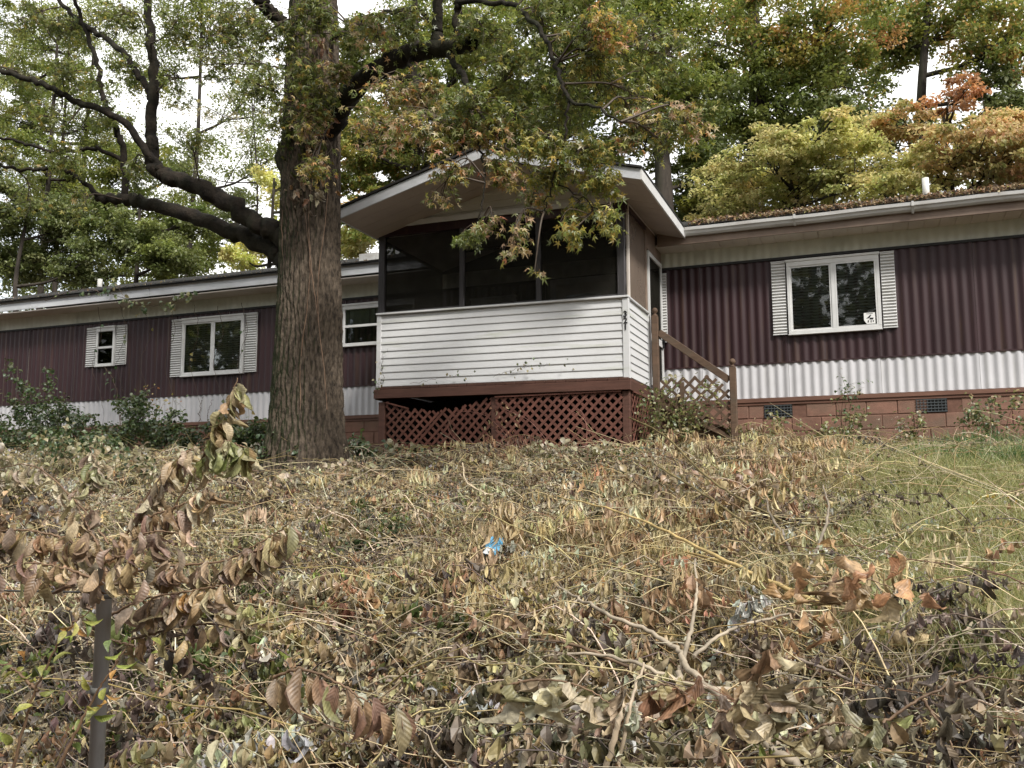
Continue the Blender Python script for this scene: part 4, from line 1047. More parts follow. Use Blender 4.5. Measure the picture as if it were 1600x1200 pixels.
# ================================================================== TREES BEHIND
DIAM = [leaf_diamond(.30, .10), leaf_diamond(.36, -.08), leaf_diamond(.27, .2)]
def back_tree(name, label, cat, px, y, rad, crowns, pal, w, leaf=(.09, .14), lean=0.0, trunk_top=None, clus=1.0, flat=.5, group='trees behind the house', nl=1.0, barkm='farbark', tone=2.0, dens=.9, puff=1.0):
    """crowns: (px, py, rx_px, ry_px, leaves, palette-or-None)"""
    b = at(px, 400, y); bx = b[0]
    base = np.array([bx, y, float(ground(bx, y)) - .1])
    t = thing(name, base, label, cat, group)
    cs = [(at(c[0], c[1], y + float(rng.uniform(-1, 1))), c[2] / FPX * y * 1.02, c[3] / FPX * y * 1.02, c[4], c[5] if len(c) > 5 else None) for c in crowns]
    topz = max(c[0][2] for c in cs) if trunk_top is None else at(px, trunk_top, y)[2]
    top = np.array([bx + lean * (topz - base[2]), y, topz])
    tr = Tubes(); n = 16
    P = smooth_path(np.array([base, base * .66 + top * .34 + rng.normal(size=3) * [.15, .15, 0], base * .33 + top * .67 + rng.normal(size=3) * [.2, .2, 0], top]), n)
    tr.add(P, np.linspace(rad, rad * .28, n) * (1 + .25 * np.exp(-np.linspace(0, 8, n))), 10, wob=.03)
    sc = Scatter()
    for c, rx, rz_, nlv, pl in cs:
        ncl = max(5, int(nlv / 105 * clus)); nlv = nlv * 1.9 * dens
        u = unit(ncl) * (rng.uniform(.1, 1.1, (ncl, 1)) ** .5)
        cc = c + u * np.array([rx, max(rx, rz_) * .8, rz_])
        s = P[min(n - 2, max(4, np.argmin(np.abs(P[:, 2] - (c[2] - .45 * rz_ - .2)))))]
        md = s * .45 + c * .55 + np.array([0, 0, -.1 * np.linalg.norm(c - s)])
        lb = smooth_path(np.array([s, md, c]), 9)
        r0 = min(rad * .4, .05 + .012 * np.linalg.norm(c - s))
        tr.add(lb, np.linspace(r0, r0 * .35, 9), 6, wob=.05)
        for q_ in cc[:max(6, ncl // 2)]:
            a = lb[rng.integers(3, 9)]
            tr.add(smooth_path(np.array([a, (a + q_) / 2 + rng.normal(size=3) * .15, q_]), 6), np.linspace(r0 * .35, .008, 6), 4)
        m = int(nlv * nl / ncl)
        cr_ = rng.uniform(.30, .85, ncl) * (max(rx, rz_) / 2.2) ** .5 * puff
        ctr = np.repeat(cc, m, 0); rr_ = np.repeat(cr_, m)[:, None]
        off = unit(len(ctr)) * rng.uniform(0, 1, (len(ctr), 1)) ** .5 * rr_ * np.array([1, 1, flat])
        pos = ctr + off
        d = unit(len(pos)) * np.array([1, 1, .6]) + np.array([0, 0, -.35]); nr = unit(len(pos)) * .6 + np.array([0, 0, .8])
        B = basis(d, nr); sz = rng.uniform(leaf[0], leaf[1], len(pos))
        pp, ww = (pal, w) if pl is None else pl
        cl_c = np.repeat(pick(pp, ww, ncl, .10), m, 0); own = pick(pp, ww, len(pos), .15)
        col = np.clip((.45 * cl_c + .55 * own) * tone, .005, .8)
        h_ = rng.integers(0, 3, len(pos))
        for k in range(3): sc.add(DIAM[k], pos[h_ == k], B[h_ == k], sz[h_ == k], col[h_ == k])
    tr.build('trunk', M[barkm], t)
    o = sc.build('crown', M['far_leaf'], t); o['kind'] = 'stuff'
    return t
BG = GREEN + YELG[:3]; bw = [2, 3, 3, 1, .4, .3, .8]
DK = DARKG; dw = [1, 2, 2, 1]
DY = [(.34, .33, .115), (.42, .38, .15), (.26, .28, .085), (.46, .38, .19)]; DO = [(.46, .36, .17), (.42, .28, .14), (.38, .36, .15), (.44, .24, .13)]
OR = (DY + DO, [.8, .6, .8, .6, 1.4, 1.3, 1, .8]); YG = (DY, [1.4, 1, 1.2, .5]); GO = (GREEN + ORNG + YELG, [2, 2, 2, 1, .25, .3, .2, .3, .5, .5, .8, .4])
back_tree('tall_tree', 'tall green tree with straight grey trunk rising just right of the porch roof', 'tree', 1036, 20.5, .30,
          [(960, 120, 130, 90, 4200), (1010, 30, 120, 80, 3600), (890, 40, 110, 90, 3600), (1080, 150, 80, 80, 2200), (830, 130, 90, 80, 2400), (1000, 220, 70, 60, 1800), (1090, 270, 50, 50, 1200), (980, -90, 200, 110, 3600)], BG, bw)
back_tree('tall_tree', 'tall dark trunked tree with crooked limbs above the yellow dogwood', 'tree', 1182, 24, .38,
          [(1230, 160, 110, 80, 3800, (GREEN, [1, 2, 1, 2])), (1290, 120, 90, 60, 2400, GO), (1170, 60, 110, 60, 3000, GO), (1120, 160, 80, 70, 2200, (DARKG, dw)), (1300, 40, 100, 50, 2400, GO), (1190, 230, 100, 60, 2800, (DARKG, dw)), (1330, 190, 70, 45, 1500, (DARKG, dw)), (1210, -70, 200, 90, 3600)], BG, bw, trunk_top=-150)
back_tree('broadleaf_tree', 'loose limbed tree with yellowing leaves against the sky at the far right', 'tree', 1405, 29, .26,
          [(1470, 40, 120, 45, 3600, GO), (1570, 60, 80, 60, 2800, GO), (1390, 60, 60, 50, 1500), (1590, 190, 60, 60, 2600, (DARKG, dw)), (1560, 130, 50, 40, 1300, (DARKG, dw)), (1410, 190, 40, 60, 800, (DARKG, dw)), (1500, -60, 200, 80, 2800, GO)], BG, bw, leaf=(.11, .17), lean=.10)
back_tree('dogwood_tree', 'spreading yellow green dogwood leaning over the right half of the roof', 'tree', 1235, 19.2, .09,
          [(1200, 245, 80, 26, 2600, YG), (1280, 225, 90, 28, 3000, YG), (1160, 290, 80, 24, 2200, YG), (1250, 285, 90, 26, 2400, YG), (1340, 270, 70, 30, 1900, YG), (1330, 215, 60, 22, 1500, YG), (1140, 325, 70, 18, 1500, YG), (1370, 300, 70, 22, 1900, YG), (1230, 320, 90, 20, 2000, YG), (1185, 210, 30, 14, 260, YG), (1300, 185, 36, 14, 320, YG), (1120, 265, 30, 14, 300, YG), (1090, 345, 30, 10, 300, YG)], YELG, [1, 1, 1, 1], leaf=(.07, .11), flat=.28, clus=1.4, trunk_top=240, tone=1.5, dens=.66, puff=.72)
back_tree('dogwood_tree', 'orange tinted dogwood with a bare twiggy top beside the roof pipe', 'tree', 1505, 18.8, .08,
          [(1500, 225, 80, 26, 2400, OR), (1560, 250, 80, 30, 2600, OR), (1400, 195, 60, 24, 1700, OR), (1450, 205, 50, 20, 1000, OR), (1590, 285, 60, 26, 1800, OR), (1460, 265, 70, 26, 1700, YG), (1540, 200, 60, 20, 1400, OR), (1480, 160, 45, 30, 420, (ORNG[:1] + RUST, [1, 1, 1, .6])), (1500, 130, 30, 20, 260, (ORNG[:1] + RUST, [1, 1, 1, .6])), (1600, 230, 50, 30, 1500, OR)], YELG, [1, 1, 1, 1], leaf=(.07, .11), flat=.28, clus=1.4, trunk_top=170, lean=-.03, tone=1.5, dens=.66, puff=.72)
back_tree('understory_tree', 'dense dark green tree filling the left edge behind the mobile home', 'tree', 40, 21, .14,
          [(30, 400, 90, 60, 5200), (90, 350, 80, 60, 4200), (10, 320, 60, 50, 2600), (130, 410, 70, 45, 2800)], DK, dw)
back_tree('understory_tree', 'rounded dark green tree between the left edge and the big trunk', 'tree', 215, 22, .14,
          [(200, 370, 90, 55, 5000), (260, 400, 70, 45, 3200), (150, 330, 60, 45, 2400), (290, 350, 55, 40, 1800)], DK + GREEN, dw + [1, 1, 1, 1])
back_tree('broadleaf_tree', 'tall thin tree with loose green leaves at the upper left edge', 'tree', 70, 27, .17,
          [(60, 230, 90, 70, 2400), (140, 270, 70, 60, 1800), (20, 120, 80, 80, 1600), (120, 130, 80, 70, 1300), (60, 20, 120, 60, 1300)], BG, bw)
back_tree('sapling', 'slender pale sapling with tiny sparse leaves seen against the open sky', 'tree', 385, 24, .06,
          [(330, 170, 80, 60, 700, (DARKG + GREYTAN, [1, 1, 2, 2, .6, .6, 0, .3])), (390, 230, 60, 70, 520), (300, 260, 60, 50, 520), (360, 320, 60, 40, 700), (400, 120, 60, 50, 500)], DARKG, dw, leaf=(.06, .10), trunk_top=150, clus=2.2)
back_tree('broadleaf_tree', 'yellowing tree right behind the big trunk at roof level', 'tree', 425, 22.5, .12,
          [(420, 370, 50, 40, 1900, YG), (380, 400, 45, 26, 1200, YG), (430, 290, 40, 50, 1300, YG), (550, 370, 40, 45, 2000, YG), (560, 290, 50, 50, 1800, GO)], YELG, [1, 1, 1, 1])
back_tree('broadleaf_tree', 'green tree filling the gap between the big trunk and the porch roof', 'tree', 640, 22, .2,
          [(600, 200, 70, 90, 3600, GO), (640, 90, 80, 80, 3200), (700, 170, 80, 70, 3200), (580, 60, 60, 70, 1800), (760, 60, 90, 80, 3000), (780, 180, 80, 60, 2600), (680, -60, 180, 80, 2400), (650, 250, 80, 50, 2600, GO), (720, 220, 80, 50, 2400, GO), (590, 310, 40, 40, 1400, GO), (555, 210, 45, 60, 2200, GO), (548, 110, 40, 60, 1900), (560, 340, 40, 36, 1500, GO)], BG, bw)
back_tree('pine_tree', 'dark evergreen half hidden behind the yellow dogwood branches', 'tree', 1110, 22, .16,
          [(1085, 330, 50, 30, 1900), (1120, 290, 45, 50, 2000), (1260, 300, 40, 40, 1700), (1100, 220, 50, 60, 1700)], DK, [2, 2, 1, 0])
for (px, y, lab, cr_) in ((300, 27, 'airy fine leaved tree whose open crown covers the sky left of the big trunk', [(330, 50, 120, 60, 3000), (240, 110, 90, 70, 2200), (390, 150, 60, 90, 1500), (300, 230, 110, 60, 1300), (420, 250, 50, 70, 1100), (300, -20, 160, 50, 2400)]),
                          (90, 29, 'airy fine leaved tree filling the upper left corner', [(60, 60, 120, 70, 3400), (150, 40, 100, 60, 2600), (40, 180, 100, 70, 3000), (140, 190, 90, 60, 2400), (200, 260, 90, 50, 2400), (80, 290, 110, 50, 3000), (330, 320, 100, 40, 2200)])):
    back_tree('broadleaf_tree', lab, 'tree', px, y, .14, cr_, BG, [2, 3, 3, 1, .6, .4, 1], leaf=(.075, .12), clus=2.4, flat=.7, dens=1.3)
back_tree('tall_tree', 'tall leafy tree far behind the porch roof peak', 'tree', 800, 30, .28,
          [(760, 120, 120, 90, 3000), (870, 100, 120, 100, 3200), (820, 220, 110, 70, 2600), (930, 190, 90, 80, 2200), (700, 40, 110, 80, 2600), (820, -20, 160, 70, 2400), (990, 100, 90, 110, 2200)], BG, bw, leaf=(.11, .17))
back_tree('tall_tree', 'far tall tree with dark foliage behind the crooked limbed tree', 'tree', 1290, 33, .28,
          [(1270, 190, 110, 80, 2800, (DARKG, dw)), (1330, 90, 90, 60, 2000), (1180, 140, 110, 90, 2600), (1100, 60, 90, 90, 2200), (1230, 20, 140, 60, 2600, GO), (1400, 250, 90, 50, 1800, (DARKG, dw)), (1350, 10, 110, 40, 1600, GO)], BG, bw, leaf=(.11, .17))
back_tree('broadleaf_tree', 'far green tree closing the gap above the left end of the roof', 'tree', 130, 31, .2,
          [(100, 300, 130, 70, 3600), (230, 340, 100, 60, 2800), (30, 200, 80, 70, 1600), (330, 390, 90, 40, 2600), (170, 220, 80, 50, 1800), (60, 430, 150, 26, 3200), (260, 425, 120, 24, 2600), (60, 100, 120, 90, 2200), (300, 260, 90, 50, 1500)], BG, bw, leaf=(.11, .17))
# wooded slope far behind, read as one mass
sc = Scatter(); N = 39000
xx = rng.uniform(-62, 26, N // 130); cx = np.repeat(xx, 130); cy = np.repeat(rng.uniform(34, 46, N // 130), 130)
top = np.repeat(np.clip(rng.normal(9.0, 1.6, N // 130), 4, 11.5), 130)
n_ = len(cx)
pos = np.stack([cx, cy, np.zeros(n_)], -1) + unit(n_) * rng.uniform(0, 1, (n_, 1)) ** .4 * np.array([1.7, 1.7, 1.4]); pos[:, 2] += ground(cx, cy) + top * rng.uniform(.3, .95, n_)
col = .6 * np.repeat(pick(DARKG + GREEN + YELG[:1], [2, 3, 3, 2, 2, 2, 2, 1, .5], N // 130), 130, 0) + .4 * pick(DARKG + GREEN, [1] * 8, n_)
d = unit(n_); B = basis(d, unit(n_) * .6 + np.array([0, 0, .8])); sc.add(DIAM[0], pos, B, rng.uniform(.22, .40, n_), col)
o = sc.build('woods', M['far_leaf']); setp(o, 'distant green wooded slope behind all the trees', None, None, 'stuff')

sc = Scatter(); nb = 480
cx = np.repeat(rng.uniform(-72, 30, nb), 110); cy = np.repeat(rng.uniform(-24, -16, nb), 110); hz = np.repeat(rng.uniform(.5, 15.0, nb), 110); n_ = len(cx)
pos = np.stack([cx, cy, ground(cx, cy) + hz], -1) + unit(n_) * rng.uniform(0, 1, (n_, 1)) ** .4 * np.array([2.0, 1.6, 1.5])
sc.add(DIAM[0], pos, basis(unit(n_), unit(n_) * .6 + np.array([0, 0, .8])), rng.uniform(.5, .9, n_), pick(GREEN + YELG[:1], [1, 1, 1, 1, .4], n_))
o = sc.build('roadside_woods', M['far_leaf']); setp(o, 'green trees across the road mirrored in the window panes', None, None, 'stuff')

# ================================================================== GROUND COVER
def gp(px, py): return onground(px, py)[:2]
PALS = [TAN, GREYTAN, OLIVE, STRAW, RUST, DARKBR, GREEN, YELG]
BASEW = np.array([.36, .26, .16, .17, .07, .11, .012, .02])
ZONES = [  # px, py, radius m, added weights (tan, greytan, olive, straw, rust, darkbrown, green, yellow)
    (640, 750, .8, (0, -.15, -.1, 0, .5, .5, 0, 0)), (480, 690, .9, (0, 0, .1, 0, 0, .4, .5, 0)), (200, 690, 1.6, (0, 0, .1, 0, 0, .5, .4, 0)),
    (600, 830, .7, (0, 0, .5, 0, 0, 0, .12, .1)), (560, 870, .35, (0, 0, 0, 0, 0, .3, .5, 0)), (850, 715, .9, (0, .4, .6, 0, 0, 0, .03, 0)), (1000, 760, .9, (0, .3, .6, .1, 0, 0, .06, 0)),
    (1150, 750, .7, (.1, 0, 0, .5, .25, 0, 0, 0)), (1000, 880, .7, (.4, 0, 0, .4, .25, 0, 0, 0)), (1240, 790, .5, (0, 0, 0, .6, .15, 0, 0, 0)), (1500, 800, 1.3, (0, .1, .4, .35, 0, 0, .10, .03)), (1560, 950, .6, (0, 0, .35, .3, 0, 0, .12, .1)),
    (1480, 1130, .5, (-.2, -.2, -.2, 0, 0, 1.2, 0, 0)), (1570, 1080, .35, (0, 0, 0, 0, 0, .8, 0, 0)), (850, 1120, .5, (0, .5, .2, 0, 0, 0, 0, 0)), (200, 760, 1.1, (0, .5, .3, 0, 0, 0, 0, 0)), (300, 1120, .5, (0, 0, 0, 0, 0, .5, .25, 0)), (60, 1100, .6, (0, 0, 0, 0, 0, .7, .3, 0)),
    (700, 950, .5, (.3, .1, .1, 0, .1, 0, 0, 0)), (430, 960, .35, (0, 0, .1, 0, 0, 0, .15, .35))]
ZC = [(gp(z[0], z[1]), z[2], np.array(z[3])) for z in ZONES]
def zone_weights(x, y):
    w = np.tile(BASEW, (len(x), 1))
    for c, r, a in ZC:
        w += np.exp(-((x - c[0]) ** 2 + (y - c[1]) ** 2) / r ** 2)[:, None] * a
    return np.clip(w, 0.004, None)
PALA = np.array(PALS, dtype=object)
def zone_color(x, y):
    w = zone_weights(x, y)
    # patches: neighbouring leaves come from the same plant
    for k in range(len(PALS)):
        w[:, k] *= np.exp(1.3 * wnoise(x, y, .75, 10 + k, 2))
    cw = np.cumsum(w / w.sum(1)[:, None], 1); k = (rng.uniform(size=(len(x), 1)) > cw).sum(1).clip(0, len(PALS) - 1)
    P = np.array([[list(PALS[a][min(b, len(PALS[a]) - 1)]) for b in range(4)] for a in range(len(PALS))])
    c = P[k, rng.integers(0, 4, len(x))]
    return np.clip(1.04 * c * np.clip(1 + .42 * rng.normal(size=(len(x), 1)), .3, 1.45) * (1 + .035 * rng.normal(size=(len(x), 3))), .012, .46), k
def wedge(n, y0, y1, pad=.9):
    y = np.sqrt(rng.uniform(y0 ** 2, y1 ** 2, n))
    xl, xr = -1.24 * y - pad, .27 * y + pad + .3
    return xl + (xr - xl) * rng.uniform(size=n), y
def pile(x, y):
    """height of the brush lying on the bank"""
    h = .04 + .36 * np.clip(wnoise(x, y, 1.2, 30) + .02, 0, 1.4) + .24 * np.clip(wnoise(x, y, .5, 33), 0, 1)
    bare = np.exp(-((x - ZC[0][0][0]) ** 2 + (y - ZC[0][0][1]) ** 2) / .8 ** 2)
    h = h * (1 - .8 * bare)
    keep = np.clip((np.hypot(x - TB[0], y - TB[1]) - .5) / .5, .25, 1)
    back = np.clip((12.4 - y) / 2.6, .16, 1)
    return h * keep * back
GZONE = [(gp(1510, 790), 1.15), (gp(1570, 900), .65), (gp(1560, 1000), .32), (gp(1590, 760), 1.3), (gp(1600, 950), .5), (gp(1640, 1000), .5)]
def in_grass(x, y):
    return sum(np.exp(-(((x - c[0]) ** 2 + (y - c[1]) ** 2) / r ** 2)) for c, r in GZONE)
def outside_house(x, y):
    return ~((y > 13.75) | ((x > PX0 - .05) & (x < PX1 + .05) & (y > PY0 - .02)) | (np.hypot(x - TB[0], y - TB[1]) < .5))
lit = Scatter()
def litter(n, y0, y1, tmpl, smin, smax, hang):
    x, y = wedge(n, y0, y1)
    # clumps of leaves belonging to one cut plant
    nc = n // 14
    cx, cy = x[:nc], y[:nc]
    ch_ = rng.uniform(0, 1, nc)
    pick_ = rng.integers(0, nc, n); f = rng.uniform(size=n) < .6
    x = np.where(f, cx[pick_] + rng.normal(size=n) * .09, x); y = np.where(f, cy[pick_] + rng.normal(size=n) * .09, y)
    m = outside_house(x, y) & (rng.uniform(size=n) > .75 * np.clip(in_grass(x, y), 0, 1)); x, y, f, pick_ = x[m], y[m], f[m], pick_[m]; n = len(x)
    u = np.where(f, np.clip(ch_[pick_] + rng.normal(size=n) * .18, 0, 1.15), rng.uniform(0, 1, n) ** 1.6)
    z = ground(x, y) + .005 + u * pile(x, y)
    d = unit(n); hg = rng.uniform(size=n) < hang
    d = np.where(hg[:, None], d * .45 + np.array([0, -.05, -1]), d * np.array([1, 1, .35]))
    nr = np.where(hg[:, None], unit(n) * .8 + np.array([.1, -.6, .2]), unit(n) * .55 + np.array([0, 0, 1]))
    col, k = zone_color(x, y)
    cc = col[pick_ % n]; 
    sz = rng.uniform(smin, smax, n) * np.where(rng.uniform(size=n) < .12, 1.35, 1)
    B = basis(d, nr); pos = np.stack([x, y, z], -1)
    h = rng.integers(0, len(tmpl), n)
    for q_ in range(len(tmpl)):
        s = h == q_; lit.add(tmpl[q_], pos[s], B[s], sz[s], col[s])
TN = [leaf_grid(4, .20, 1.4, .45, .05, 1, .7), leaf_grid(4, .15, 2.9, .7, .05, 2, -1.2), leaf_grid(4, .26, 1.0, .3, .08, 3, .3), leaf_grid(4, .11, 3.6, .8, .04, 4, 2.2), leaf_grid(4, .19, -2.2, .7, .06, 5, -.8), leaf_grid(4, .09, 2.0, .9, .04, 6, 2.8)]
TM = [leaf_grid(2, .20, 1.5, .5, .06, 1, .7), leaf_grid(2, .14, 2.8, .7, .06, 2, -1.2), leaf_grid(2, .27, 1.0, .3, .08, 3, .3), leaf_grid(2, .11, 3.0, .8, .05, 4, 1.8)]
TF = [leaf_diamond(.22, .24), leaf_diamond(.15, -.3), leaf_diamond(.30, .16), leaf_diamond(.10, .1)]
litter(50000, 2.6, 5.6, TN, .035, .10, .6)
litter(104000, 5.4, 8.2, TM, .022, .078, .6)
litter(164000, 8.0, 13.6, TF, .028, .078, .6)
# cut boughs with withered leaves hanging in rows, too many to count
tw = Tubes()
BLUE = gp(770, 903)
def boughs(n, y0, y1, tmpl, smin, smax):
    bx, by = wedge(n, y0, y1, .5)
    m = outside_house(bx, by) & (rng.uniform(size=len(bx)) > 1.1 * in_grass(bx, by)); bx, by = bx[m], by[m]
    m = np.hypot(bx - BLUE[0], by - BLUE[1]) > .75; bx, by = bx[m], by[m]
    bc, _ = zone_color(bx, by)
    for i in range(len(bx)):
        L_ = rng.uniform(.3, 1.0); a = rng.uniform(-.9, .9) + (math.pi if rng.random() < .5 else 0); lift = rng.uniform(.10, .42) * float(np.clip((12.8 - by[i]) / 3.2, .2, 1))
        u = np.linspace(0, 1, 8)
        P = np.stack([bx[i] + math.cos(a) * L_ * u, by[i] + .6 * math.sin(a) * L_ * u, 0 * u], -1)
        P[:, 2] = ground(P[:, 0], P[:, 1]) + .03 + lift * np.sin(u * rng.uniform(1.6, 3.0)) ** .8 + .03 * rng.normal()
        P[1:-1] += rng.normal(size=(6, 3)) * .012
        tw.add(P, np.linspace(.005, .0018, 8), 4, pick(STRAW[:1] + GREYTAN[1:] + DARKBR[:2], [1] * 6, 1)[0])
        k = int(rng.integers(10, 30)); t = rng.uniform(.12, 1, k)
        q_ = np.stack([np.interp(t, u, P[:, j]) for j in range(3)], -1) + rng.normal(size=(k, 3)) * .018
        d = unit(k) * .42 + np.array([0, -.05, -1]); nr = unit(k) * .8 + np.array([.1, -.6, .15])
        B = basis(d, nr); s0 = rng.uniform(smin, smax); sz = s0 * rng.uniform(.6, 1.2, k)
        col = np.clip(bc[i] * (1 + .22 * rng.normal(size=(k, 1))) * (1 + .05 * rng.normal(size=(k, 3))), .012, .62)
        h = rng.integers(0, len(tmpl), k)
        for g_ in range(len(tmpl)):
            s_ = h == g_
            if s_.any(): lit.add(tmpl[g_], q_[s_], B[s_], sz[s_], col[s_])
boughs(460, 2.9, 5.6, TN, .06, .15); boughs(820, 5.4, 8.4, TM, .04, .11); boughs(1100, 8.2, 12.6, TM, .035, .085)
def long_stalks(n):
    x, y = wedge(n, 3.6, 11.6, .3)
    for i in range(n):
        L_ = rng.uniform(.8, 2.2); a = rng.normal() * .7 - .35 + (math.pi if rng.random() < .4 else 0); lift = rng.uniform(.12, .45) * float(np.clip((12.4 - y[i]) / 3, .3, 1))
        u = np.linspace(0, 1, 9); P = np.stack([x[i] + math.cos(a) * L_ * u, y[i] + .75 * math.sin(a) * L_ * u, 0 * u], -1)
        P[1:-1, :2] += rng.normal(size=(7, 2)) * .02
        if not outside_house(P[:, 0], P[:, 1]).all(): continue
        P[:, 2] = ground(P[:, 0], P[:, 1]) + .05 + lift * np.sin(.4 + u * rng.uniform(1.4, 2.4)) + .012 * rng.normal(size=9)
        r = rng.uniform(.0022, .0052)
        c = pick(STRAW + GREYTAN[:2] + [lin(126, 112, 70), lin(112, 84, 66)], [2, 1.5, 1.5, 1, 1, 1.5, 1], 1)[0]
        tw.add(P, np.linspace(r, r * .4, 9), 5, c)
        for _ in range(rng.integers(0, 4)):
            j = rng.integers(2, 8); e = P[j] + np.array([math.cos(a + rng.normal() * .7), .7 * math.sin(a + rng.normal() * .7), rng.uniform(-.2, .7)]) * rng.uniform(.15, .45)
            tw.add(smooth_path(np.array([P[j], (P[j] + e) / 2 + rng.normal(size=3) * .02, e]), 5), np.linspace(r * .6, r * .25, 5), 3, c)
long_stalks(420)
TS = [leaf_grid(3, .09, .6, .6, .03, 41, 1.0), leaf_grid(3, .06, 1.0, .8, .03, 42, -1.6), leaf_grid(3, .12, .8, .5, .05, 43, .6)]
for (px, py, r, n) in ((1000, 860, .6, 40), (900, 880, .5, 26), (1150, 790, .6, 40), (1235, 760, .45, 34), (1110, 730, .5, 30), (1180, 900, .45, 26), (1080, 980, .4, 22), (700, 990, .5, 22), (1400, 1000, .35, 18), (620, 800, .5, 16), (780, 760, .5, 20)):
    c0 = gp(px, py)
    for _ in range(n):
        b = c0 + rng.normal(size=2) * r; z = float(ground(b[0], b[1])) + rng.uniform(.12, .42); a = rng.uniform(0, 6.28); L_ = rng.uniform(.2, .5)
        if not outside_house(b[:1], b[1:2])[0]: continue
        u = np.linspace(0, 1, 5); P = np.stack([b[0] + math.cos(a) * L_ * u, b[1] + math.sin(a) * L_ * u, z + .10 * np.sin(u * 2.6) - .06 * u], -1)
        tw.add(P, np.linspace(.004, .0015, 5), 3, STRAW[0])
        k = int(rng.integers(8, 22)); q_ = np.stack([np.interp(rng.uniform(0, 1, k), u, P[:, j]) for j in range(3)], -1)
        d = unit(k) * .3 + np.array([0, -.05, -1]); col = np.clip(pick(STRAW + TAN + RUST[:2], [2, 1.4, 1.4, 1, 1, .6, .8, .5, .4], 1, .2) * (1 + .2 * rng.normal(size=(k, 1))), .02, .55)
        h = rng.integers(0, 3, k); B = basis(d, unit(k)); sz = rng.uniform(.07, .17, k)
        for g_ in range(3):
            if (h == g_).any(): lit.add(TS[g_], q_[h == g_], B[h == g_], sz[h == g_], col[h == g_])
# fine straw and twigs in the brush
n = 12500; x, y = wedge(n, 2.7, 12.6); m = outside_house(x, y); x, y = x[m], y[m]
for i in range(len(x)):
    L_ = rng.uniform(.12, .6) * (1 if rng.random() < .85 else 2.2); a = rng.uniform(0, 6.28); el = rng.normal() * .22 + .08
    u = rng.uniform(0, 1); z = float(ground(x[i], y[i])) + .02 + u * float(pile(x[i], y[i]))
    d = np.array([math.cos(a) * math.cos(el), math.sin(a) * math.cos(el), math.sin(el)])
    p = np.array([x[i], y[i], z]); s = unit(1)[0] * L_ * .12
    P = np.array([p, p + d * L_ * .35 + s, p + d * L_ * .7 + s * .8, p + d * L_])
    P[:, 2] = np.maximum(P[:, 2], ground(P[:, 0], P[:, 1]) + .01)
    c = pick(STRAW + GREYTAN + DARKBR, [3, 3, 2, 1, 1, 1, 1, .5, .5, .4, .5], 1)[0]
    r = rng.uniform(.0012, .0035)
    tw.add(P, [r, r * .9, r * .75, r * .5], 3, c)
o = lit.build('leaf_litter', M['dry_leaf']); setp(o, 'thick layer of curled dead leaves covering the whole bank', None, None, 'stuff')
o = tw.build('brush_twigs', M['twig']); setp(o, 'tangle of thin dry twigs and straw lying through the leaf litter', None, None, 'stuff')
# grass: curved narrow blades, yellow green on the right, dry tufts elsewhere
def grass(name, label, spots, n, h0, h1, pal, w):
    s = Scatter(); V = []
    t = np.linspace(0, 1, 4)
    T = np.concatenate([np.stack([sg * .016 * (1 - t * .85), t * (1 - .25 * t), -.55 * t ** 2.2], -1) for sg in (-1, 1)])
    F = np.array([(i, 4 + i, 5 + i, i + 1) for i in range(3)])
    for (px, py, r, f) in spots:
        c = gp(px, py); k = int(n * f)
        nt = max(3, k // 16)
        tx, ty = c[0] + rng.normal(size=nt) * r, c[1] + rng.normal(size=nt) * r * .8
        q_ = rng.integers(0, nt, k)
        x, y = tx[q_] + rng.normal(size=k) * .035, ty[q_] + rng.normal(size=k) * .035
        m = outside_house(x, y) & (y > 2.5); x, y = x[m], y[m]; k = len(x)
        d = unit(k) * .55 + np.array([0, 0, 1]); nr = unit(k) + np.array([0, 0, .1])
        s.add((T, F), np.stack([x, y, ground(x, y) + .03], -1), basis(d, nr), rng.uniform(h0, h1, k), pick(pal, w, k, .2))
    o = s.build(name, M['leaf']); return setp(o, label, None, None, 'stuff')
GRS = [(.23, .26, .07), (.33, .34, .12), (.42, .39, .18), (.16, .20, .05), (.50, .45, .25)]
grass('grass', 'long yellowing grass on the right side of the bank', [(1500, 800, .9, .22), (1440, 760, .5, .1), (1580, 860, .6, .14), (1540, 960, .4, .15), (1420, 870, .4, .08), (1380, 970, .25, .05), (1560, 1020, .3, .12), (1350, 900, .4, .05), (1300, 930, .3, .05), (1200, 700, .6, .05), (1590, 770, .8, .14), (1480, 730, .7, .10), (1300, 715, .7, .04), (1600, 950, .4, .10), (1590, 1010, .28, .07)], 62000, .10, .28, GRS, [2, 3, 3, 1, 2])
grass('green_grass', 'bright green grass tuft growing beside the block foundation', [(1530, 712, .22, .5), (1475, 735, .15, .2), (1560, 740, .2, .3)], 3000, .15, .34, [(.06, .14, .03), (.09, .18, .045), (.13, .2, .06)], [1, 1, 1])
grass('dry_straw', 'dry straw coloured grass stems among the dead leaves', [(1000, 860, .6, .2), (1150, 730, .7, .2), (1230, 780, .35, .2), (900, 960, .4, .1), (700, 900, .6, .1), (1100, 990, .35, .1), (1350, 1050, .4, .1)], 9000, .12, .34, STRAW, [1, 1, 1])

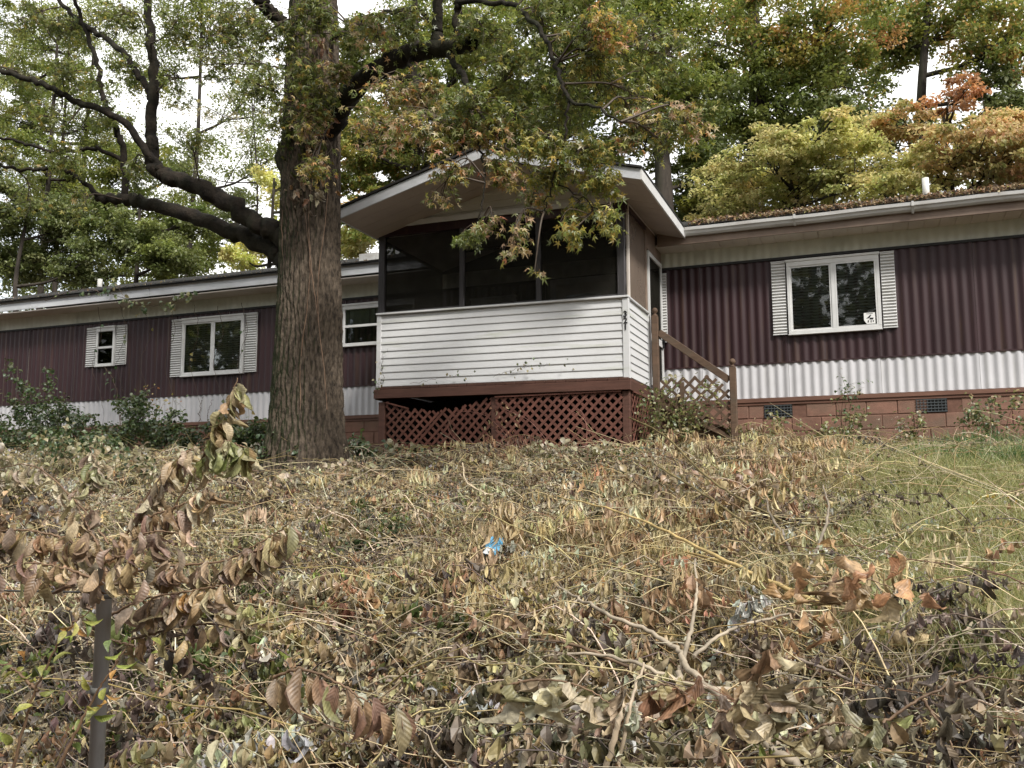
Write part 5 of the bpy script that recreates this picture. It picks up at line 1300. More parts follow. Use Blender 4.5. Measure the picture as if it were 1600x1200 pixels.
# low plants that show green through the litter
HEARTS = [leaf_grid(3, .36, .7, .15, .03, s, .2) for s in (1, 2, 3)]
def bush(name, label, cat, px, py, h, r, n, pal, w, size=(.04, .07), stems=9, base=None, group=None, dens=.5, upright=.4, colr=None, single=0):
    b = onground(px, py) if base is None else np.array(base, float)
    t = thing(name, b, label, cat, group)
    tb_ = Tubes(); s = Scatter(); tips = []
    for k in range(stems):
        a = rng.uniform(0, 6.28); e = rng.uniform(.2, 1) ** .6 * r
        top = b + np.array([math.cos(a) * e, math.sin(a) * e * .7, h * rng.uniform(.45, 1.05)])
        s0 = b + np.array([math.cos(a), math.sin(a), 0]) * e * .3
        s0[2] = float(ground(s0[0], s0[1])) - .02
        P = smooth_path(np.array([s0, s0 * .5 + top * .5 + rng.normal(size=3) * .05 * h + np.array([0, 0, h * .12]), top]), 10)
        tb_.add(P, np.linspace(.006, .002, 10), 4, pick([lin(96, 84, 60), lin(80, 62, 46)], [1, 1], 1)[0]); tips.append(P)
        for _ in range(3):
            q_ = P[rng.integers(3, 10)]; e2 = q_ + unit(1)[0] * h * .25
            P2 = smooth_path(np.array([q_, (q_ + e2) / 2 + np.array([0, 0, .03]), e2]), 6); tb_.add(P2, np.linspace(.003, .0015, 6), 3, lin(96, 84, 60)); tips.append(P2)
    tips = np.concatenate([p[len(p) // 4:] for p in tips])
    q_ = tips[rng.integers(0, len(tips), n)] + rng.normal(size=(n, 3)) * .045 * max(1, r)
    d = unit(n) * np.array([1, 1, .5]) + np.array([0, -.1, upright - .6]); nr = unit(n) * .6 + np.array([0, -.2, .8])
    B = basis(d, nr); sz = rng.uniform(size[0], size[1], n); col = pick(pal, w, n, .2)
    g = rng.integers(0, 3, n)
    for k in range(3): s.add(HEARTS[k], q_[g == k], B[g == k], sz[g == k], col[g == k])
    tb_.build('stem', M['twig'], t); o = s.build('foliage', M['leaf'], t, True); o['kind'] = 'stuff'
    return t
LG = [(.10, .14, .04), (.16, .19, .06), (.24, .24, .09), (.30, .27, .12)]
MG = [(.055, .10, .035), (.08, .13, .045), (.11, .16, .06)]
gw = 'weeds along the house'
bush('weed', 'tall yellow green weed tangled through the stair lattice', 'weed', 1085, 690, 1.0, .45, 520, LG + STRAW[:1], [1, 2, 2, 1, .6], stems=13, base=(-2.35, 12.6, .66), group=gw)
bush('weed', 'leafy weed at the corner post of the porch skirt', 'weed', 1040, 690, .9, .28, 260, LG, [1, 2, 2, 1], base=(-2.72, 12.15, .62), group=gw)
bush('weed', 'pale weeds between the stairs and the first foundation vent', 'weed', 1165, 695, .45, .5, 420, LG + TAN, [1, 2, 2, 1, .5, .4, .6, .1], base=(-1.5, 13.1, .68), group=gw)
bush('weed', 'thin tall weed standing in front of the blocks left of the middle of the wall', 'weed', 1320, 690, 1.05, .2, 120, LG + MG, [1, 1, 1, 1, 1, 1, 1], stems=5, base=(-.36, 13.5, .70), group=gw)
bush('weed', 'low yellowish weeds along the blocks under the right window', 'weed', 1300, 690, .42, .6, 420, LG, [1, 1, 2, 2], base=(-.5, 13.2, .68), group=gw)
bush('weed', 'low pale weed clump between the two foundation vents', 'weed', 1400, 692, .36, .5, 300, LG + GREYTAN, [1, 1, 1, 1, 1, 1, 1, .2], base=(.35, 13.1, .68), group=gw)
bush('weed', 'bushy weed with dry flower tips beside the bright grass tuft', 'weed', 1530, 690, .62, .5, 520, LG + MG + TAN[:2], [1, 1, 2, 2, 1, 1, 1, .5, .5], base=(1.45, 13.0, .70), group=gw)
bush('weed', 'weeds growing out of the frame at the right foundation edge', 'weed', 1595, 700, .55, .4, 260, LG + STRAW, [1, 1, 1, 1, 1, 1, 1], base=(2.1, 12.7, .68), group=gw)
for (px, py, h, r, n, lab) in ((1120, 725, .25, .5, 260, 'low yellow green weeds in front of the stair lattice'), (1260, 720, .22, .55, 260, 'low weeds on the bank below the first foundation vent'), (1390, 730, .2, .5, 220, 'low weeds on the bank below the second foundation vent'), (840, 712, .22, .5, 200, 'olive weeds at the foot of the lattice'), (700, 715, .2, .4, 150, 'pale weeds at the left foot of the lattice')):
    bush('weed', lab, 'weed', px, py, h, r, n, LG + OLIVE, [1, 1, 1, 1, .5, .5, .5, .3], group=gw)
gl = 'undergrowth along the left wall'
for (px, py, y, h, r, n, lab) in ((60, 700, 12.4, 1.1, .55, 520, 'tall dark leafed shrub against the left wall near the picture edge'), (20, 705, 11.6, .55, .6, 420, 'low dark undergrowth at the far left end of the bank'), (150, 705, 12.2, .6, .7, 620, 'green undergrowth below the small shuttered window'),
                                  (240, 700, 12.0, .75, .6, 620, 'green bush below the gap between the two left windows'), (320, 705, 12.3, .45, .6, 420, 'low undergrowth under the wide left window'), (390, 715, 11.0, .5, .5, 480, 'dark green plants just left of the big trunk'),
                                  (450, 725, 10.0, .42, .42, 420, 'fern like green plants at the foot of the big trunk'), (540, 705, 11.4, .35, .5, 260, 'scrappy green plants right of the big trunk'), (120, 735, 10.6, .4, .7, 420, 'low green plants on the bank in front of the left wall')):
    b = at(px, py, y); b[2] = float(ground(b[0], y))
    bush('shrub', lab, 'shrub', px, py, h * 1.4, r * 1.15, int(n * 2.7), MG + DARKG + LG[:1], [1, 1.5, 1.2, 1, 1, 1, .6, .8], size=(.05, .09), base=b, stems=12, group=gl)
bush('weed', 'yellow leaved sprig in front of the small left window', 'weed', 100, 690, 1.0, .5, 90, YELG + ORNG[:1], [1, 1, .3, 1, .6], stems=6, base=(-11.6, 12.9, 1.0), group=gl)
gd = 'wilted bushes on the left of the bank'
for (px, py, h, r, n, pal, lab) in ((50, 800, .75, .8, 620, GREYTAN + OLIVE, 'tall wilted greyish bush at the left picture edge'), (190, 775, .6, .7, 520, OLIVE + GREYTAN[:2] + MG[:1], 'wilted olive bush between the left wall and the fence post'), (330, 765, .5, .6, 420, OLIVE + TAN, 'wilted bush with tan leaves in front of the trunk at the left'), (110, 745, .7, .8, 560, MG + OLIVE, 'half green wilted bush below the small left window'), (410, 800, .38, .5, 300, GREYTAN + TAN, 'low wilted bush right below the foot of the big trunk'), (20, 870, .6, .5, 360, TAN + DARKBR, 'brown withered bush behind the fence at the left edge'),
                                    (640, 735, .35, .5, 300, OLIVE + MG[:1], 'low wilted bush climbing on the left end of the lattice'), (560, 760, .3, .5, 240, OLIVE + GREYTAN, 'low grey wilted bush right of the big trunk'), (880, 740, .35, .6, 380, OLIVE + GREYTAN[:2], 'wilted olive heap in front of the right lattice panel'), (1060, 800, .4, .6, 380, TAN + STRAW + OLIVE[:2], 'dry straw coloured heap below the stairs'), (1210, 830, .4, .5, 300, TAN + RUST + STRAW, 'rusty brown dry heap right of the long straw stem')):
    bush('withered_bush', lab, 'bush', px, py, h, r, n, pal, [1] * len(pal), size=(.05, .10), stems=16, group=gd, upright=.1)
gi = 'green plants in the litter'
for (px, py, h, r, n, pal, lab) in ((590, 850, .22, .30, 170, MG, 'green ivy patch in the middle of the bank'), (545, 870, .16, .25, 120, MG, 'dark green creeping plant left of the ivy patch'), (640, 815, .18, .3, 130, LG, 'light green seedlings above the ivy patch'),
                                    (690, 705, .3, .2, 70, MG, 'wilting green leaves below the left end of the lattice'), (960, 745, .3, .35, 150, MG + OLIVE, 'wilted green leafy branch left of the tall straw'), (430, 955, .20, .18, 80, [(.22, .28, .05), (.16, .24, .05)], 'bright yellow green seedlings beside the dry leaf sprays'),
                                    (900, 790, .22, .2, 60, MG, 'small green sprout under the wilted branch'), (320, 1120, .3, .28, 110, MG + GREEN, 'dark green lobed plant near the bottom left'), (1510, 935, .2, .2, 70, LG, 'pale green plant in the long grass'), (330, 700, .3, .3, 70, OLIVE, 'olive sprout in front of the left bushes')):
    bush('plant', lab, 'plant', px, py, h, r, n, pal, [1] * len(pal), size=(.03, .06), stems=8, group=gi)

# ================================================================== VINES on the left wall
vtn = thing('wall_vine', (-13.2, 13.85, 1.1), 'thin leafy vine hanging from the eave over the small left window', 'vine')
v = Tubes(); s = Scatter()
def vine_path(pts, r, nleaf, pal, w, size=(.06, .11)):
    P = smooth_path(np.array([at(*p) for p in pts]), 30); P += rng.normal(size=P.shape) * .012
    v.add(P, np.linspace(r, r * .5, 30), 4, lin(76, 62, 50))
    if nleaf:
        q_ = P[rng.integers(3, 30, nleaf)] + rng.normal(size=(nleaf, 3)) * .05; q_[:, 1] -= .03
        d = unit(nleaf) * .7 + np.array([0, -.2, -.7]); B = basis(d, unit(nleaf) * .5 + np.array([0, -1, .4]))
        s.add(HEARTS[1], q_, B, rng.uniform(size[0], size[1], nleaf), pick(pal, w, nleaf))
vine_path([(70, 470, 13.35), (130, 452, 13.3), (180, 462, 13.3), (240, 478, 13.35), (300, 462, 13.35)], .008, 40, MG + LG, [1] * 7)
vine_path([(160, 455, 13.3), (176, 440, 13.3), (200, 470, 13.3), (215, 478, 13.3)], .006, 22, MG + LG, [1] * 7)
vine_path([(262, 480, 13.3), (280, 468, 13.3), (310, 458, 13.3)], .006, 24, MG + LG, [1] * 7)
vine_path([(165, 575, 13.85), (180, 600, 13.8), (185, 640, 13.6), (200, 690, 13.2)], .012, 18, MG, [1, 1, 1])
for k in range(7):
    x0 = 150 + k * 38
    vine_path([(x0, 470 + 4 * k % 11, 13.7), (x0 + 8, 520, 13.85), (x0 - 6, 570, 13.85), (x0 + 12, 640, 13.8), (x0 + 4, 690, 13.4)], .005, 5, MG + YELG, [1] * 7)
vine_path([(180, 690, 13.0), (195, 640, 13.6), (215, 655, 13.6), (240, 625, 13.7)], .012, 3, MG, [1, 1, 1])
vine_path([(310, 690, 13.3), (312, 640, 13.8), (318, 620, 13.85)], .007, 0, MG, [1, 1, 1])
vine_path([(330, 690, 13.3), (325, 650, 13.8), (332, 625, 13.85)], .007, 0, MG, [1, 1, 1])
v.build('vine_stem', M['twig'], vtn); o = s.build('vine_foliage', M['leaf'], vtn, True); o['kind'] = 'stuff'
# algae and a runner of vine on the porch siding
vtn = thing('siding_vine', (-5, 11.72, 1.5), 'small creeping vine sticking to the lowest porch siding boards', 'vine')
v = Tubes(); s = Scatter()
for pts, nl_ in (([(600, 590, 11.74), (596, 560, 11.74), (606, 545, 11.74)], 5), ([(640, 600, 11.74), (700, 589, 11.74), (740, 588, 11.74)], 12), ([(770, 588, 11.74), (820, 574, 11.74), (890, 568, 11.74)], 20), ([(590, 618, 11.7), (592, 600, 11.72), (600, 590, 11.74)], 12)):
    vine_path(pts, .003, nl_, MG + OLIVE + DARKG, [1] * 11, (.03, .05))
v.build('vine_stem', M['twig'], vtn); o = s.build('vine_foliage', M['leaf'], vtn, True); o['kind'] = 'stuff'

# fallen leaves on the roof and in the gutter
s = Scatter(); n = 5200
x = rng.uniform(-2.4, X1, n); y = YE - .08 + rng.exponential(.35, n)
z = roof_top(y) + .015 + rng.uniform(0, .06, n) * np.exp(-(y - YE) * 2)
d = unit(n) * np.array([1, 1, .5]); s.add(TF[0], np.stack([x, y, z], -1), basis(d, unit(n) * .6 + np.array([0, 0, 1])), rng.uniform(.04, .09, n), pick(TAN + RUST + DARKBR + YELG[:1], [2, 2, 1, 2, 1, 1, 1, 1, 1, 1, .5, 1], n))
n = 900; x = rng.uniform(X0, -6.9, n); y = YE - .03 + rng.exponential(.3, n)
s.add(TF[1], np.stack([x, y, roof_top(y) + .012], -1), basis(unit(n) * np.array([1, 1, .4]), unit(n) * .6 + np.array([0, 0, 1])), rng.uniform(.04, .08, n), pick(TAN + DARKBR, [1] * 8, n))
o = s.build('roof_litter', M['dry_leaf']); setp(o, 'fallen leaves lying on the mobile home roof', None, None, 'stuff')

# ================================================================== CUT BRANCHES on the bank
def branch(name, label, lines, col, group='cut branches on the bank'):
    """lines: (pixel polyline with lift above the ground in m, r0, r1)"""
    b0 = onground(*lines[0][0][0][:2])
    t = thing(name, b0, label, 'branch', group)
    for k, (pts, r0, r1) in enumerate(lines):
        P = []
        for (px, py, lift) in pts:
            lift += .10
            g = onground(px, py + lift * FPX / max(3.0, onground(px, py)[1]))
            P.append(g + np.array([0, 0, lift]))
        r0 *= 1.3; r1 *= 1.3
        n = 6 * len(P); Q = smooth_path(np.array(P), n); Q += rng.normal(size=Q.shape) * r0 * .25
        T_ = Tubes(); T_.add(Q, np.linspace(r0, r1, n), 8, col, wob=.05)
        T_.add(np.array([Q[0], Q[0] + (Q[0] - Q[1]) * .02]), [r0, r0 * .2], 8, tuple(c * 1.5 for c in col))
        T_.build('stem' if k == 0 else 'side_branch', M['twig'], t)
GB = lin(150, 138, 120); BB = lin(104, 84, 66); SB = lin(168, 146, 98)
branch('cut_branch', 'thick grey forked branch at the bottom middle with limbs spreading out', [
    ([(1260, 1215, .05), (1200, 1180, .10), (1130, 1110, .16), (1075, 1060, .2), (1066, 1040, .22), (1020, 1010, .25), (960, 985, .27), (905, 950, .25), (870, 925, .2)], .015, .005),
    ([(1066, 1110, .10), (1064, 1075, .16), (1070, 1045, .2)], .013, .010),
    ([(1070, 1050, .2), (1085, 1000, .3), (1092, 950, .36), (1090, 905, .4)], .009, .004),
    ([(1085, 1045, .2), (1130, 1015, .25), (1180, 1000, .28), (1240, 990, .3)], .008, .004),
    ([(905, 952, .25), (880, 970, .18), (820, 972, .15)], .007, .003)], GB)
branch('cut_branch', 'long straw coloured stem lying across the bank right of centre', [
    ([(1300, 962, .14), (1220, 930, .2), (1140, 898, .28), (1060, 858, .34), (960, 815, .36), (872, 788, .3)], .012, .004), ([(1150, 902, .26), (1060, 868, .2), (925, 835, .14)], .007, .003)], SB)
branch('cut_branch', 'grey branch with a fork right of the long straw stem', [
    ([(1335, 958, .1), (1290, 930, .14), (1255, 905, .18), (1235, 870, .24), (1205, 815, .3), (1200, 790, .3)], .016, .004), ([(1262, 908, .18), (1285, 870, .3), (1300, 825, .4), (1292, 790, .46)], .010, .004), ([(1258, 910, .17), (1220, 925, .12)], .010, .004)], lin(122, 112, 98))
branch('cut_branch', 'slim pale branch running right from the bottom middle fork', [
    ([(1210, 1100, .12), (1150, 1095, .15), (1080, 1090, .18), (1000, 1060, .24), (940, 1045, .26), (880, 1040, .24), (845, 1043, .2)], .010, .004)], GB)
branch('cut_branch', 'thick sawn stub of grey wood among the big dry leaves', [([(925, 1140, .1), (965, 1128, .12), (1022, 1115, .1)], .022, .019)], lin(140, 128, 116))
branch('cut_branch', 'dark twig lying at the lower middle left of the grey fork', [([(1040, 1075, .1), (925, 1032, .18), (870, 1018, .2), (800, 1010, .2)], .008, .004)], BB)
branch('cut_branch', 'bare pale stick leaning in front of the lower lattice', [([(750, 800, .05), (770, 780, .12), (730, 760, .3), (722, 735, .4)], .009, .005), ([(775, 795, .12), (800, 815, .14), (820, 855, .1)], .008, .004)], lin(176, 160, 134))
branch('cut_branch', 'bundle of thin yellow stems lying below the lattice', [([(620, 706, .1), (700, 700, .16), (780, 703, .12)], .006, .004), ([(630, 700, .14), (700, 706, .2), (760, 714, .14)], .006, .004), ([(660, 696, .16), (720, 700, .22), (800, 699, .1)], .005, .003), ([(690, 712, .1), (740, 730, .16), (760, 745, .1)], .006, .003)], SB)
branch('cut_branch', 'long dark sapling slanting from the stairs down the bank', [([(985, 668, .5), (1040, 712, .45), (1100, 760, .4), (1160, 800, .34), (1225, 830, .3)], .008, .006), ([(1030, 745, .4), (1100, 790, .34), (1190, 850, .28), (1260, 905, .2)], .007, .005)], lin(110, 98, 66))
branch('cut_branch', 'tangle of fallen branches at the lower right', [([(1250, 1045, .12), (1300, 1065, .15), (1345, 1085, .16), (1380, 1092, .14)], .007, .004), ([(1380, 1092, .15), (1430, 1085, .18), (1500, 1078, .2)], .006, .003), ([(1440, 1090, .16), (1500, 1110, .18), (1560, 1130, .14)], .007, .003), ([(1300, 1105, .1), (1330, 1125, .1), (1345, 1135, .08)], .010, .007), ([(1410, 1005, .14), (1440, 995, .2), (1490, 985, .18)], .006, .003)], lin(120, 108, 96))
branch('cut_branch', 'bare upright stem at the bottom centre right', [([(965, 1215, .02), (990, 1130, .3), (1010, 1080, .4)], .007, .004), ([(945, 1215, .02), (970, 1150, .25), (975, 1120, .3)], .010, .008)], lin(168, 152, 130))
branch('fallen_log', 'short weathered log lying in the dead grass at the right', [([(1395, 1005, .05), (1450, 1012, .06)], .035, .03)], lin(170, 150, 116))
# arching dry canes above the lattice and stems in front of the porch
cn = thing('dry_cane', onground(720, 700), 'thin arching reddish canes in front of the lattice', 'plant')
T_ = Tubes()
for pts in ([(730, 705, 11.3), (700, 670, 11.3), (715, 645, 11.3), (760, 650, 11.3), (800, 690, 11.3)], [(840, 705, 11.3), (870, 670, 11.3), (905, 640, 11.3), (925, 690, 11.3)], [(915, 705, 11.2), (915, 660, 11.2), (890, 640, 11.2)], [(790, 640, 11.3), (830, 660, 11.3), (870, 710, 11.3)]):
    Q = smooth_path(np.array([at(*p) for p in pts]), 24); T_.add(Q, np.linspace(.005, .002, 24), 4, lin(128, 88, 78))
T_.build('cane', M['twig'], cn)
CURL = [leaf_mesh('leaf', leaf_grid(7, W_, c_, f_, .022, s_, t_), M['obj_leaf']) for s_, (W_, c_, f_, t_) in enumerate(((.19, .7, .4, .3), (.17, 1.3, .6, -.8), (.15, 2.2, .6, 1.2), (.20, .9, .3, -.4), (.13, 1.8, .8, 1.8)))] + [leaf_mesh('leaf', leaf_crumple(31, .19, 1.2, .6, .7, 8, 4), M['obj_leaf']), leaf_mesh('leaf', leaf_crumple(32, .17, .7, .8, -1.0, 8, 4), M['obj_leaf'])]
BIG = [leaf_mesh('leaf', leaf_crumple(*a), M['obj_leaf']) for a in ((21, .30, 1.2, .5, .5), (22, .26, 2.0, .7, -.8), (23, .32, .8, .4, .3), (24, .24, 2.6, .9, 1.2), (25, .28, 1.5, .8, -.4))]
for _ in range(30):
    p = at(792 + rng.normal() * 12, 640 + rng.normal() * 10 + rng.integers(0, 2) * 25, 11.3)
    put_leaf(CURL[rng.integers(7)], p, basis(unit(1) * .5 + np.array([0, 0, -.9]), unit(1))[0], float(rng.uniform(.05, .09)), pick(TAN + RUST[:2], [1, 1, 1, 1, 1, .6], 1)[0], cn)

# ================================================================== FENCE POST and NEAR SPRAYS
fx = at(160, 1000, 2.62)
FB = np.array([fx[0], 2.62, float(ground(fx[0], 2.62))])
fence = thing('chain_link_fence', FB, 'galvanised chain link fence post and mesh overgrown at the lower left', 'fence')
ztop = at(172, 880, 2.62)[2]
for dx in (0, -2.4):
    MB().lathe((FB[0] + dx, 2.62, FB[2] - .1), [(0, 0), (.026, 0), (.026, ztop - FB[2] + .08), (.028, ztop - FB[2] + .08), (.028, ztop - FB[2] + .10), (.015, ztop - FB[2] + .112), (0, ztop - FB[2] + .115)], 16).build('fence_post', M['galv'], fence, True)
zr = at(160, 926, 2.62)[2]
T_ = Tubes(); T_.add(np.array([(FB[0] - .03, 2.62, zr), (FB[0] - 1.2, 2.62, zr - .02), (FB[0] - 2.4, 2.62, zr)]), .004, 6); T_.build('tension_wire', M['wire'], fence)
for dz in (-.02, -.35, -.7):
    MB().lathe((FB[0], 2.62, zr + dz), [(.0265, 0), (.030, 0), (.030, .025), (.0265, .025)], 16).build('tension_band', M['wire'], fence, True)
    MB().box(FB[0] - .055, FB[0] - .024, 2.612, 2.628, zr + dz, zr + dz + .025).build('band_bolt', M['wire'], fence)
T_ = Tubes(); pt = .052; hh = zr - .02 - FB[2]
for k in range(int(2.4 / pt)):
    n = int(hh / pt); zz = FB[2] + np.arange(n) * pt
    for sg in (0, 1):
        xx = FB[0] - .03 - k * pt - pt * ((np.arange(n) + sg) % 2) * 1.0
        T_.add(np.stack([xx, np.full(n, 2.60 + .004 * sg), zz], -1), .0010, 3)
o = T_.build('chain_link_mesh', M['wire'], fence, False)
def spray(label, stems, n, size, pal, w, hang=.85, meshes=None, spread=.02, name='dry_branch', group='dry leaf sprays at the front', lmin=.15, stemcol=None, rows=False, dens=1.0):
    base = at(*stems[0][0])
    t = thing(name, base, label, 'branch', group)
    meshes = meshes or CURL
    for k, pts in enumerate(stems):
        P = smooth_path(np.array([at(*p) for p in pts]), 40); n_all = n * dens; P[1:] += rng.normal(size=(39, 3)) * .002
        T_ = Tubes(); T_.add(P, np.linspace(.0055, .002, 40), 6, stemcol or lin(110, 88, 68)); T_.build('stem' if k == 0 else 'side_stem', M['twig'], t)
        m = int(n_all) // len(stems)
        ks = np.linspace(lmin, 1, m) + rng.normal(size=m) * .015
        tg = np.gradient(P, axis=0)
        for i, u in enumerate(ks):
            j = int(np.clip(u, 0, 1) * 39)
            side = 1 if i % 2 else -1
            ax = tg[j] / np.linalg.norm(tg[j])
            sd = np.cross(ax, [0, 0, 1]); sd /= np.linalg.norm(sd) + 1e-6
            d = (1 - hang) * (sd * side + ax * .6) + hang * np.array([0, 0, -1.0]) + rng.normal(size=3) * (.08 if rows else .22)
            nn = ax * (1.0 if rows else .6) * (1 if rng.random() < .6 else -1) + sd * rng.normal() * .5 + rng.normal(size=3) * .25 + np.array([0, -.45, 0.1])
            B = basis(d[None], nn[None])[0]
            pos = P[j] + d / np.linalg.norm(d) * .012 + rng.normal(size=3) * spread * .5
            put_leaf(meshes[rng.integers(len(meshes))], pos, B, float(rng.uniform(*size)), pick(pal, w, 1, .16)[0], t)
    return t
NT = TAN + [(.28, .20, .14), (.22, .155, .11)] + OLIVE[:1]; nw = [1.4, 1.2, .7, .8, 1.4, 1, .5]
spray('tallest spray at the left with drooping green tinged leaves at its tip', [[(178, 905, 2.9), (232, 850, 2.88), (290, 762, 2.85), (330, 690, 2.82), (352, 640, 2.8), (372, 590, 2.8)], [(318, 710, 2.82), (350, 690, 2.8), (385, 700, 2.8)]], 38, (.08, .125), OLIVE + [(.22, .24, .08), (.28, .27, .12)] + TAN, [1, 1, 1, 1, 1.2, 1.2, .8, .8, .6, .4], lmin=.5, dens=2.1)
spray('long spray of hanging tan leaves reaching right past the fence post', [[(170, 900, 2.75), (250, 885, 2.7), (340, 878, 2.68), (400, 852, 2.66), (457, 815, 2.66)]], 34, (.085, .125), NT, nw, rows=True, lmin=.22, dens=2.1)
spray('spray of broad tan leaves hanging right beside the post top', [[(175, 960, 2.7), (230, 935, 2.66), (290, 925, 2.62), (345, 915, 2.6)]], 20, (.09, .135), NT + ORNG[:2], nw + [.4, .4], lmin=.2, dens=2.1)
spray('steep spray of folded brown leaves above the fence post', [[(160, 905, 2.85), (205, 820, 2.85), (250, 745, 2.85), (300, 700, 2.85)], [(210, 815, 2.85), (280, 790, 2.8), (330, 760, 2.8)]], 40, (.075, .12), NT + GREYTAN[:2], nw + [1, .8], lmin=.15, dens=2.1)
spray('spray of brown leaves hanging at the left picture edge', [[(150, 868, 2.6), (90, 838, 2.55), (20, 828, 2.5), (-40, 838, 2.5)]], 26, (.08, .12), NT, nw, lmin=.1, dens=2.1)
spray('pale shrivelled spray at the upper left of the bank', [[(170, 850, 3.3), (110, 775, 3.35), (50, 728, 3.4), (-20, 735, 3.4)], [(110, 775, 3.35), (150, 735, 3.4), (140, 700, 3.4)]], 36, (.07, .12), GREYTAN + OLIVE, [1, 1, 1, .5, .4, .8, .2, .8], meshes=CURL[1:3] + CURL[4:], lmin=.1, dens=2.1)
spray('thick bunch of tan leaves in front of the fence rail', [[(150, 905, 2.45), (105, 890, 2.42), (50, 880, 2.4), (-10, 890, 2.4)], [(160, 880, 2.45), (190, 870, 2.42), (230, 880, 2.4)]], 46, (.075, .12), NT + DARKBR[3:], nw + [.5], lmin=.05, spread=.05)
spray('brown leaves bunched just above the fence post top', [[(175, 890, 2.5), (200, 850, 2.5), (240, 830, 2.5), (290, 835, 2.5)], [(170, 880, 2.5), (140, 830, 2.5), (120, 790, 2.5)]], 44, (.075, .12), NT + GREYTAN[:2], nw + [.6, .6], lmin=.1, spread=.04)
spray('loose tan leaves hanging between the fence post and the bottom twig', [[(200, 1000, 2.7), (260, 985, 2.68), (320, 975, 2.66), (380, 985, 2.66)]], 22, (.07, .11), NT + DARKBR[2:], nw + [.6, .6], lmin=.05, spread=.06)
spray('arching twig with a row of long brown leaves at the bottom', [[(428, 1058, 2.55), (475, 1046, 2.52), (530, 1068, 2.5), (575, 1095, 2.48), (628, 1098, 2.48)]], 19, (.10, .15), [(.23, .145, .09), (.19, .12, .075), (.27, .18, .10), (.20, .17, .08)], [1, 1, 1, .8], rows=True, lmin=.03, meshes=CURL[:1] + CURL[3:4])
spray('cluster of big wrinkled grey leaves at the bottom middle', [[(780, 1075, 3.1), (840, 1062, 3.08), (905, 1072, 3.05), (955, 1100, 3.05)]], 15, (.13, .20), GREYTAN + OLIVE[:2], [1, 1, 1, .6, .8, .8], meshes=BIG, lmin=.05)
spray('rust brown leaves hanging from the grey fork', [[(1010, 1075, 3.2), (1045, 1070, 3.2), (1075, 1085, 3.2)]], 7, (.12, .17), RUST + TAN[:1], [1, 1, 1, 1], meshes=BIG, lmin=.1)
spray('two long folded tan leaves hanging right of the grey fork', [[(1120, 1110, 3.1), (1145, 1105, 3.1), (1190, 1030, 3.1), (1215, 1010, 3.1)]], 7, (.13, .18), TAN + GREYTAN, [1] * 8, meshes=BIG, lmin=.1)
spray('orange brown leaves drooping off the long straw stem', [[(1270, 915, 4.2), (1310, 908, 4.2), (1355, 905, 4.2), (1395, 920, 4.2)]], 24, (.11, .17), [(.36, .21, .11), (.41, .26, .13), (.33, .20, .11), (.38, .28, .16)], [1, 1, 1, 1], meshes=BIG + CURL[2:3], lmin=.02, spread=.2)
spray('spotted yellow green leaves on thin twigs at the lower left corner', [[(20, 1200, 2.4), (55, 1080, 2.38), (105, 985, 2.36), (140, 955, 2.36)], [(90, 1200, 2.3), (150, 1085, 2.3), (205, 1000, 2.3)], [(60, 1080, 2.38), (10, 1040, 2.4), (-20, 1050, 2.4)]], 44, (.045, .07), [(.20, .21, .045), (.27, .26, .06), (.14, .18, .05), (.33, .17, .05)], [1.4, 1.2, 1, .5], hang=.5, meshes=CURL[:1] + CURL[3:4], lmin=.2, spread=.06)
spray('dark curled leaves hanging below the fence rail', [[(210, 1010, 2.8), (170, 1000, 2.78), (120, 1010, 2.75)], [(250, 1010, 2.8), (300, 1030, 2.8), (350, 1060, 2.8)]], 24, (.08, .12), DARKBR + GREYTAN[3:], [1, 1, .5, 1, 1], meshes=CURL[1:3] + CURL[4:], lmin=.05)
spray('big shrivelled dark leaves at the lower right', [[(1380, 1130, 3.4), (1450, 1085, 3.45), (1530, 1060, 3.5), (1610, 1065, 3.5)], [(1440, 1090, 3.45), (1480, 1150, 3.4), (1500, 1210, 3.4)]], 34, (.07, .12), DARKBR + GREYTAN[3:], [1.2, 1.2, .8, 1, 1], meshes=CURL[1:3] + CURL[4:] + BIG[1:2], lmin=.05, spread=.12)
spray('cream coloured wilted leaves at the bottom right of centre', [[(1250, 1150, 3.0), (1300, 1130, 3.0), (1350, 1140, 3.0)], [(1190, 1120, 3.0), (1220, 1090, 3.0), (1240, 1070, 3.0)]], 20, (.10, .15), [(.38, .33, .21), (.32, .28, .17), (.26, .21, .13)], [1, 1, 1], meshes=BIG, lmin=.05)
spray('olive wilted bough lying in front of the lattice', [[(830, 730, 8.6), (900, 718, 8.7), (980, 712, 8.8), (1040, 722, 8.8)], [(860, 760, 8), (930, 750, 8), (1000, 752, 8)], [(560, 745, 9.2), (500, 738, 9.3)]], 60, (.08, .13), OLIVE + GREYTAN + MG[:1], [1, 1, 1.2, .6, .6, .6, .5, .6, .4], hang=.95, lmin=.0, group='wilted boughs below the porch', spread=.1)
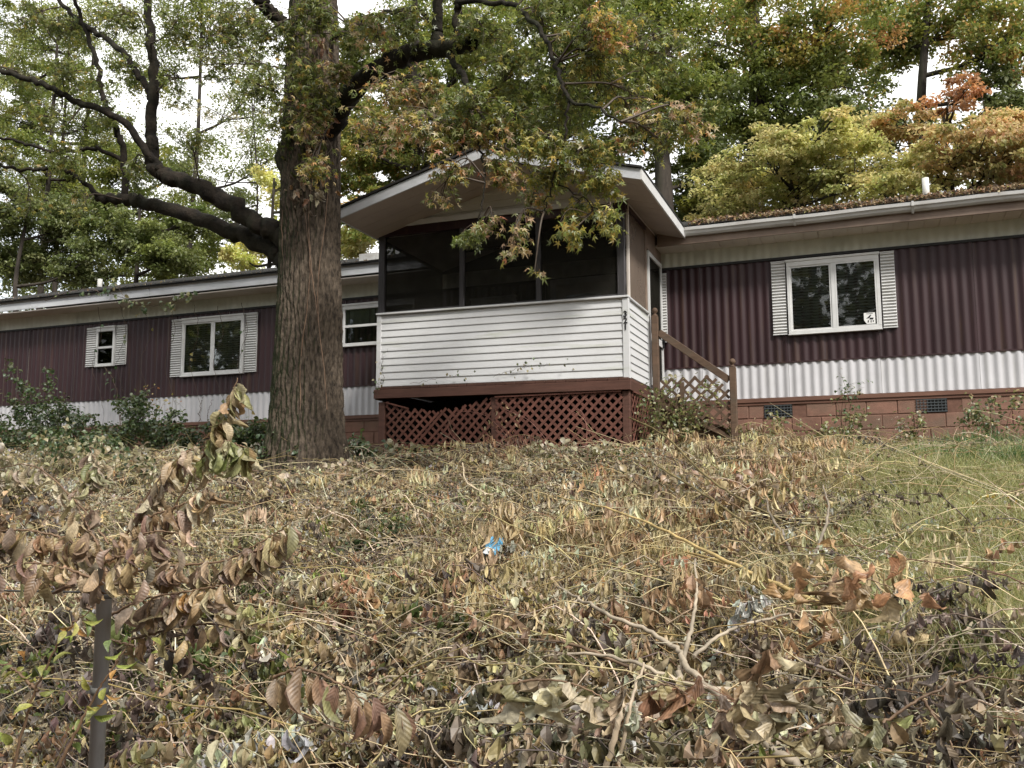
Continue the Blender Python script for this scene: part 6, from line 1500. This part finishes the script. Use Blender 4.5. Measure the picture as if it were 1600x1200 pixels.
spray('straw coloured wilted bough right of the porch corner', [[(1215, 690, 7.6), (1240, 720, 7.5), (1235, 760, 7.4), (1215, 800, 7.3)], [(1120, 775, 7), (1160, 800, 6.9), (1150, 850, 6.8)]], 50, (.09, .15), STRAW + TAN + RUST[:2], [1, 1, 1, 1, 1, 1, .6, .6, .6], hang=.95, lmin=0, group='wilted boughs below the porch', spread=.12)
spray('rusty crumpled leaves near the blue wrapper', [[(640, 905, 5.6), (668, 890, 5.6), (690, 900, 5.6)]], 7, (.12, .2), RUST, [1, 1, 1], meshes=BIG, group='wilted boughs below the porch', spread=.08)

# blue plastic wrapper
g = onground(770, 903)
g[2] += .11
wr = MB(); nn = 9; Vv = []
for i in range(nn):
    for j in range(nn):
        u, v_ = i / (nn - 1) - .5, j / (nn - 1) - .5
        Vv.append((g[0] + u * .12, g[1] + v_ * .13, g[2] + .12 + .04 * math.cos(u * 5) * math.cos(v_ * 4) + .018 * math.sin(u * 23 + v_ * 17) + .012 * rng.normal() - .10 * v_ * -1.0))
wr.add(Vv, [(i * nn + j, i * nn + j + 1, (i + 1) * nn + j + 1, (i + 1) * nn + j) for i in range(nn - 1) for j in range(nn - 1)])
t = thing('plastic_wrapper', g, 'crumpled bright blue plastic wrapper lying on the dead leaves', 'litter')
w_ = wr.build('wrapper', M['blue'], t, True); m = w_.modifiers.new('thick', 'SOLIDIFY'); m.thickness = .002
MB().add([(g[0] - .05, g[1] - .085, g[2] + .075), (g[0] + .02, g[1] - .09, g[2] + .06), (g[0] + .04, g[1] - .06, g[2] + .10), (g[0] - .02, g[1] - .05, g[2] + .12), (g[0] - .05, g[1] - .075, g[2] + .073), (g[0] + .02, g[1] - .08, g[2] + .058), (g[0] + .04, g[1] - .05, g[2] + .098), (g[0] - .02, g[1] - .04, g[2] + .118)],
         [(0, 1, 2, 3), (7, 6, 5, 4), (0, 4, 5, 1), (1, 5, 6, 2), (2, 6, 7, 3), (3, 7, 4, 0)]).build('white_flap', M['whiteplastic'], t)
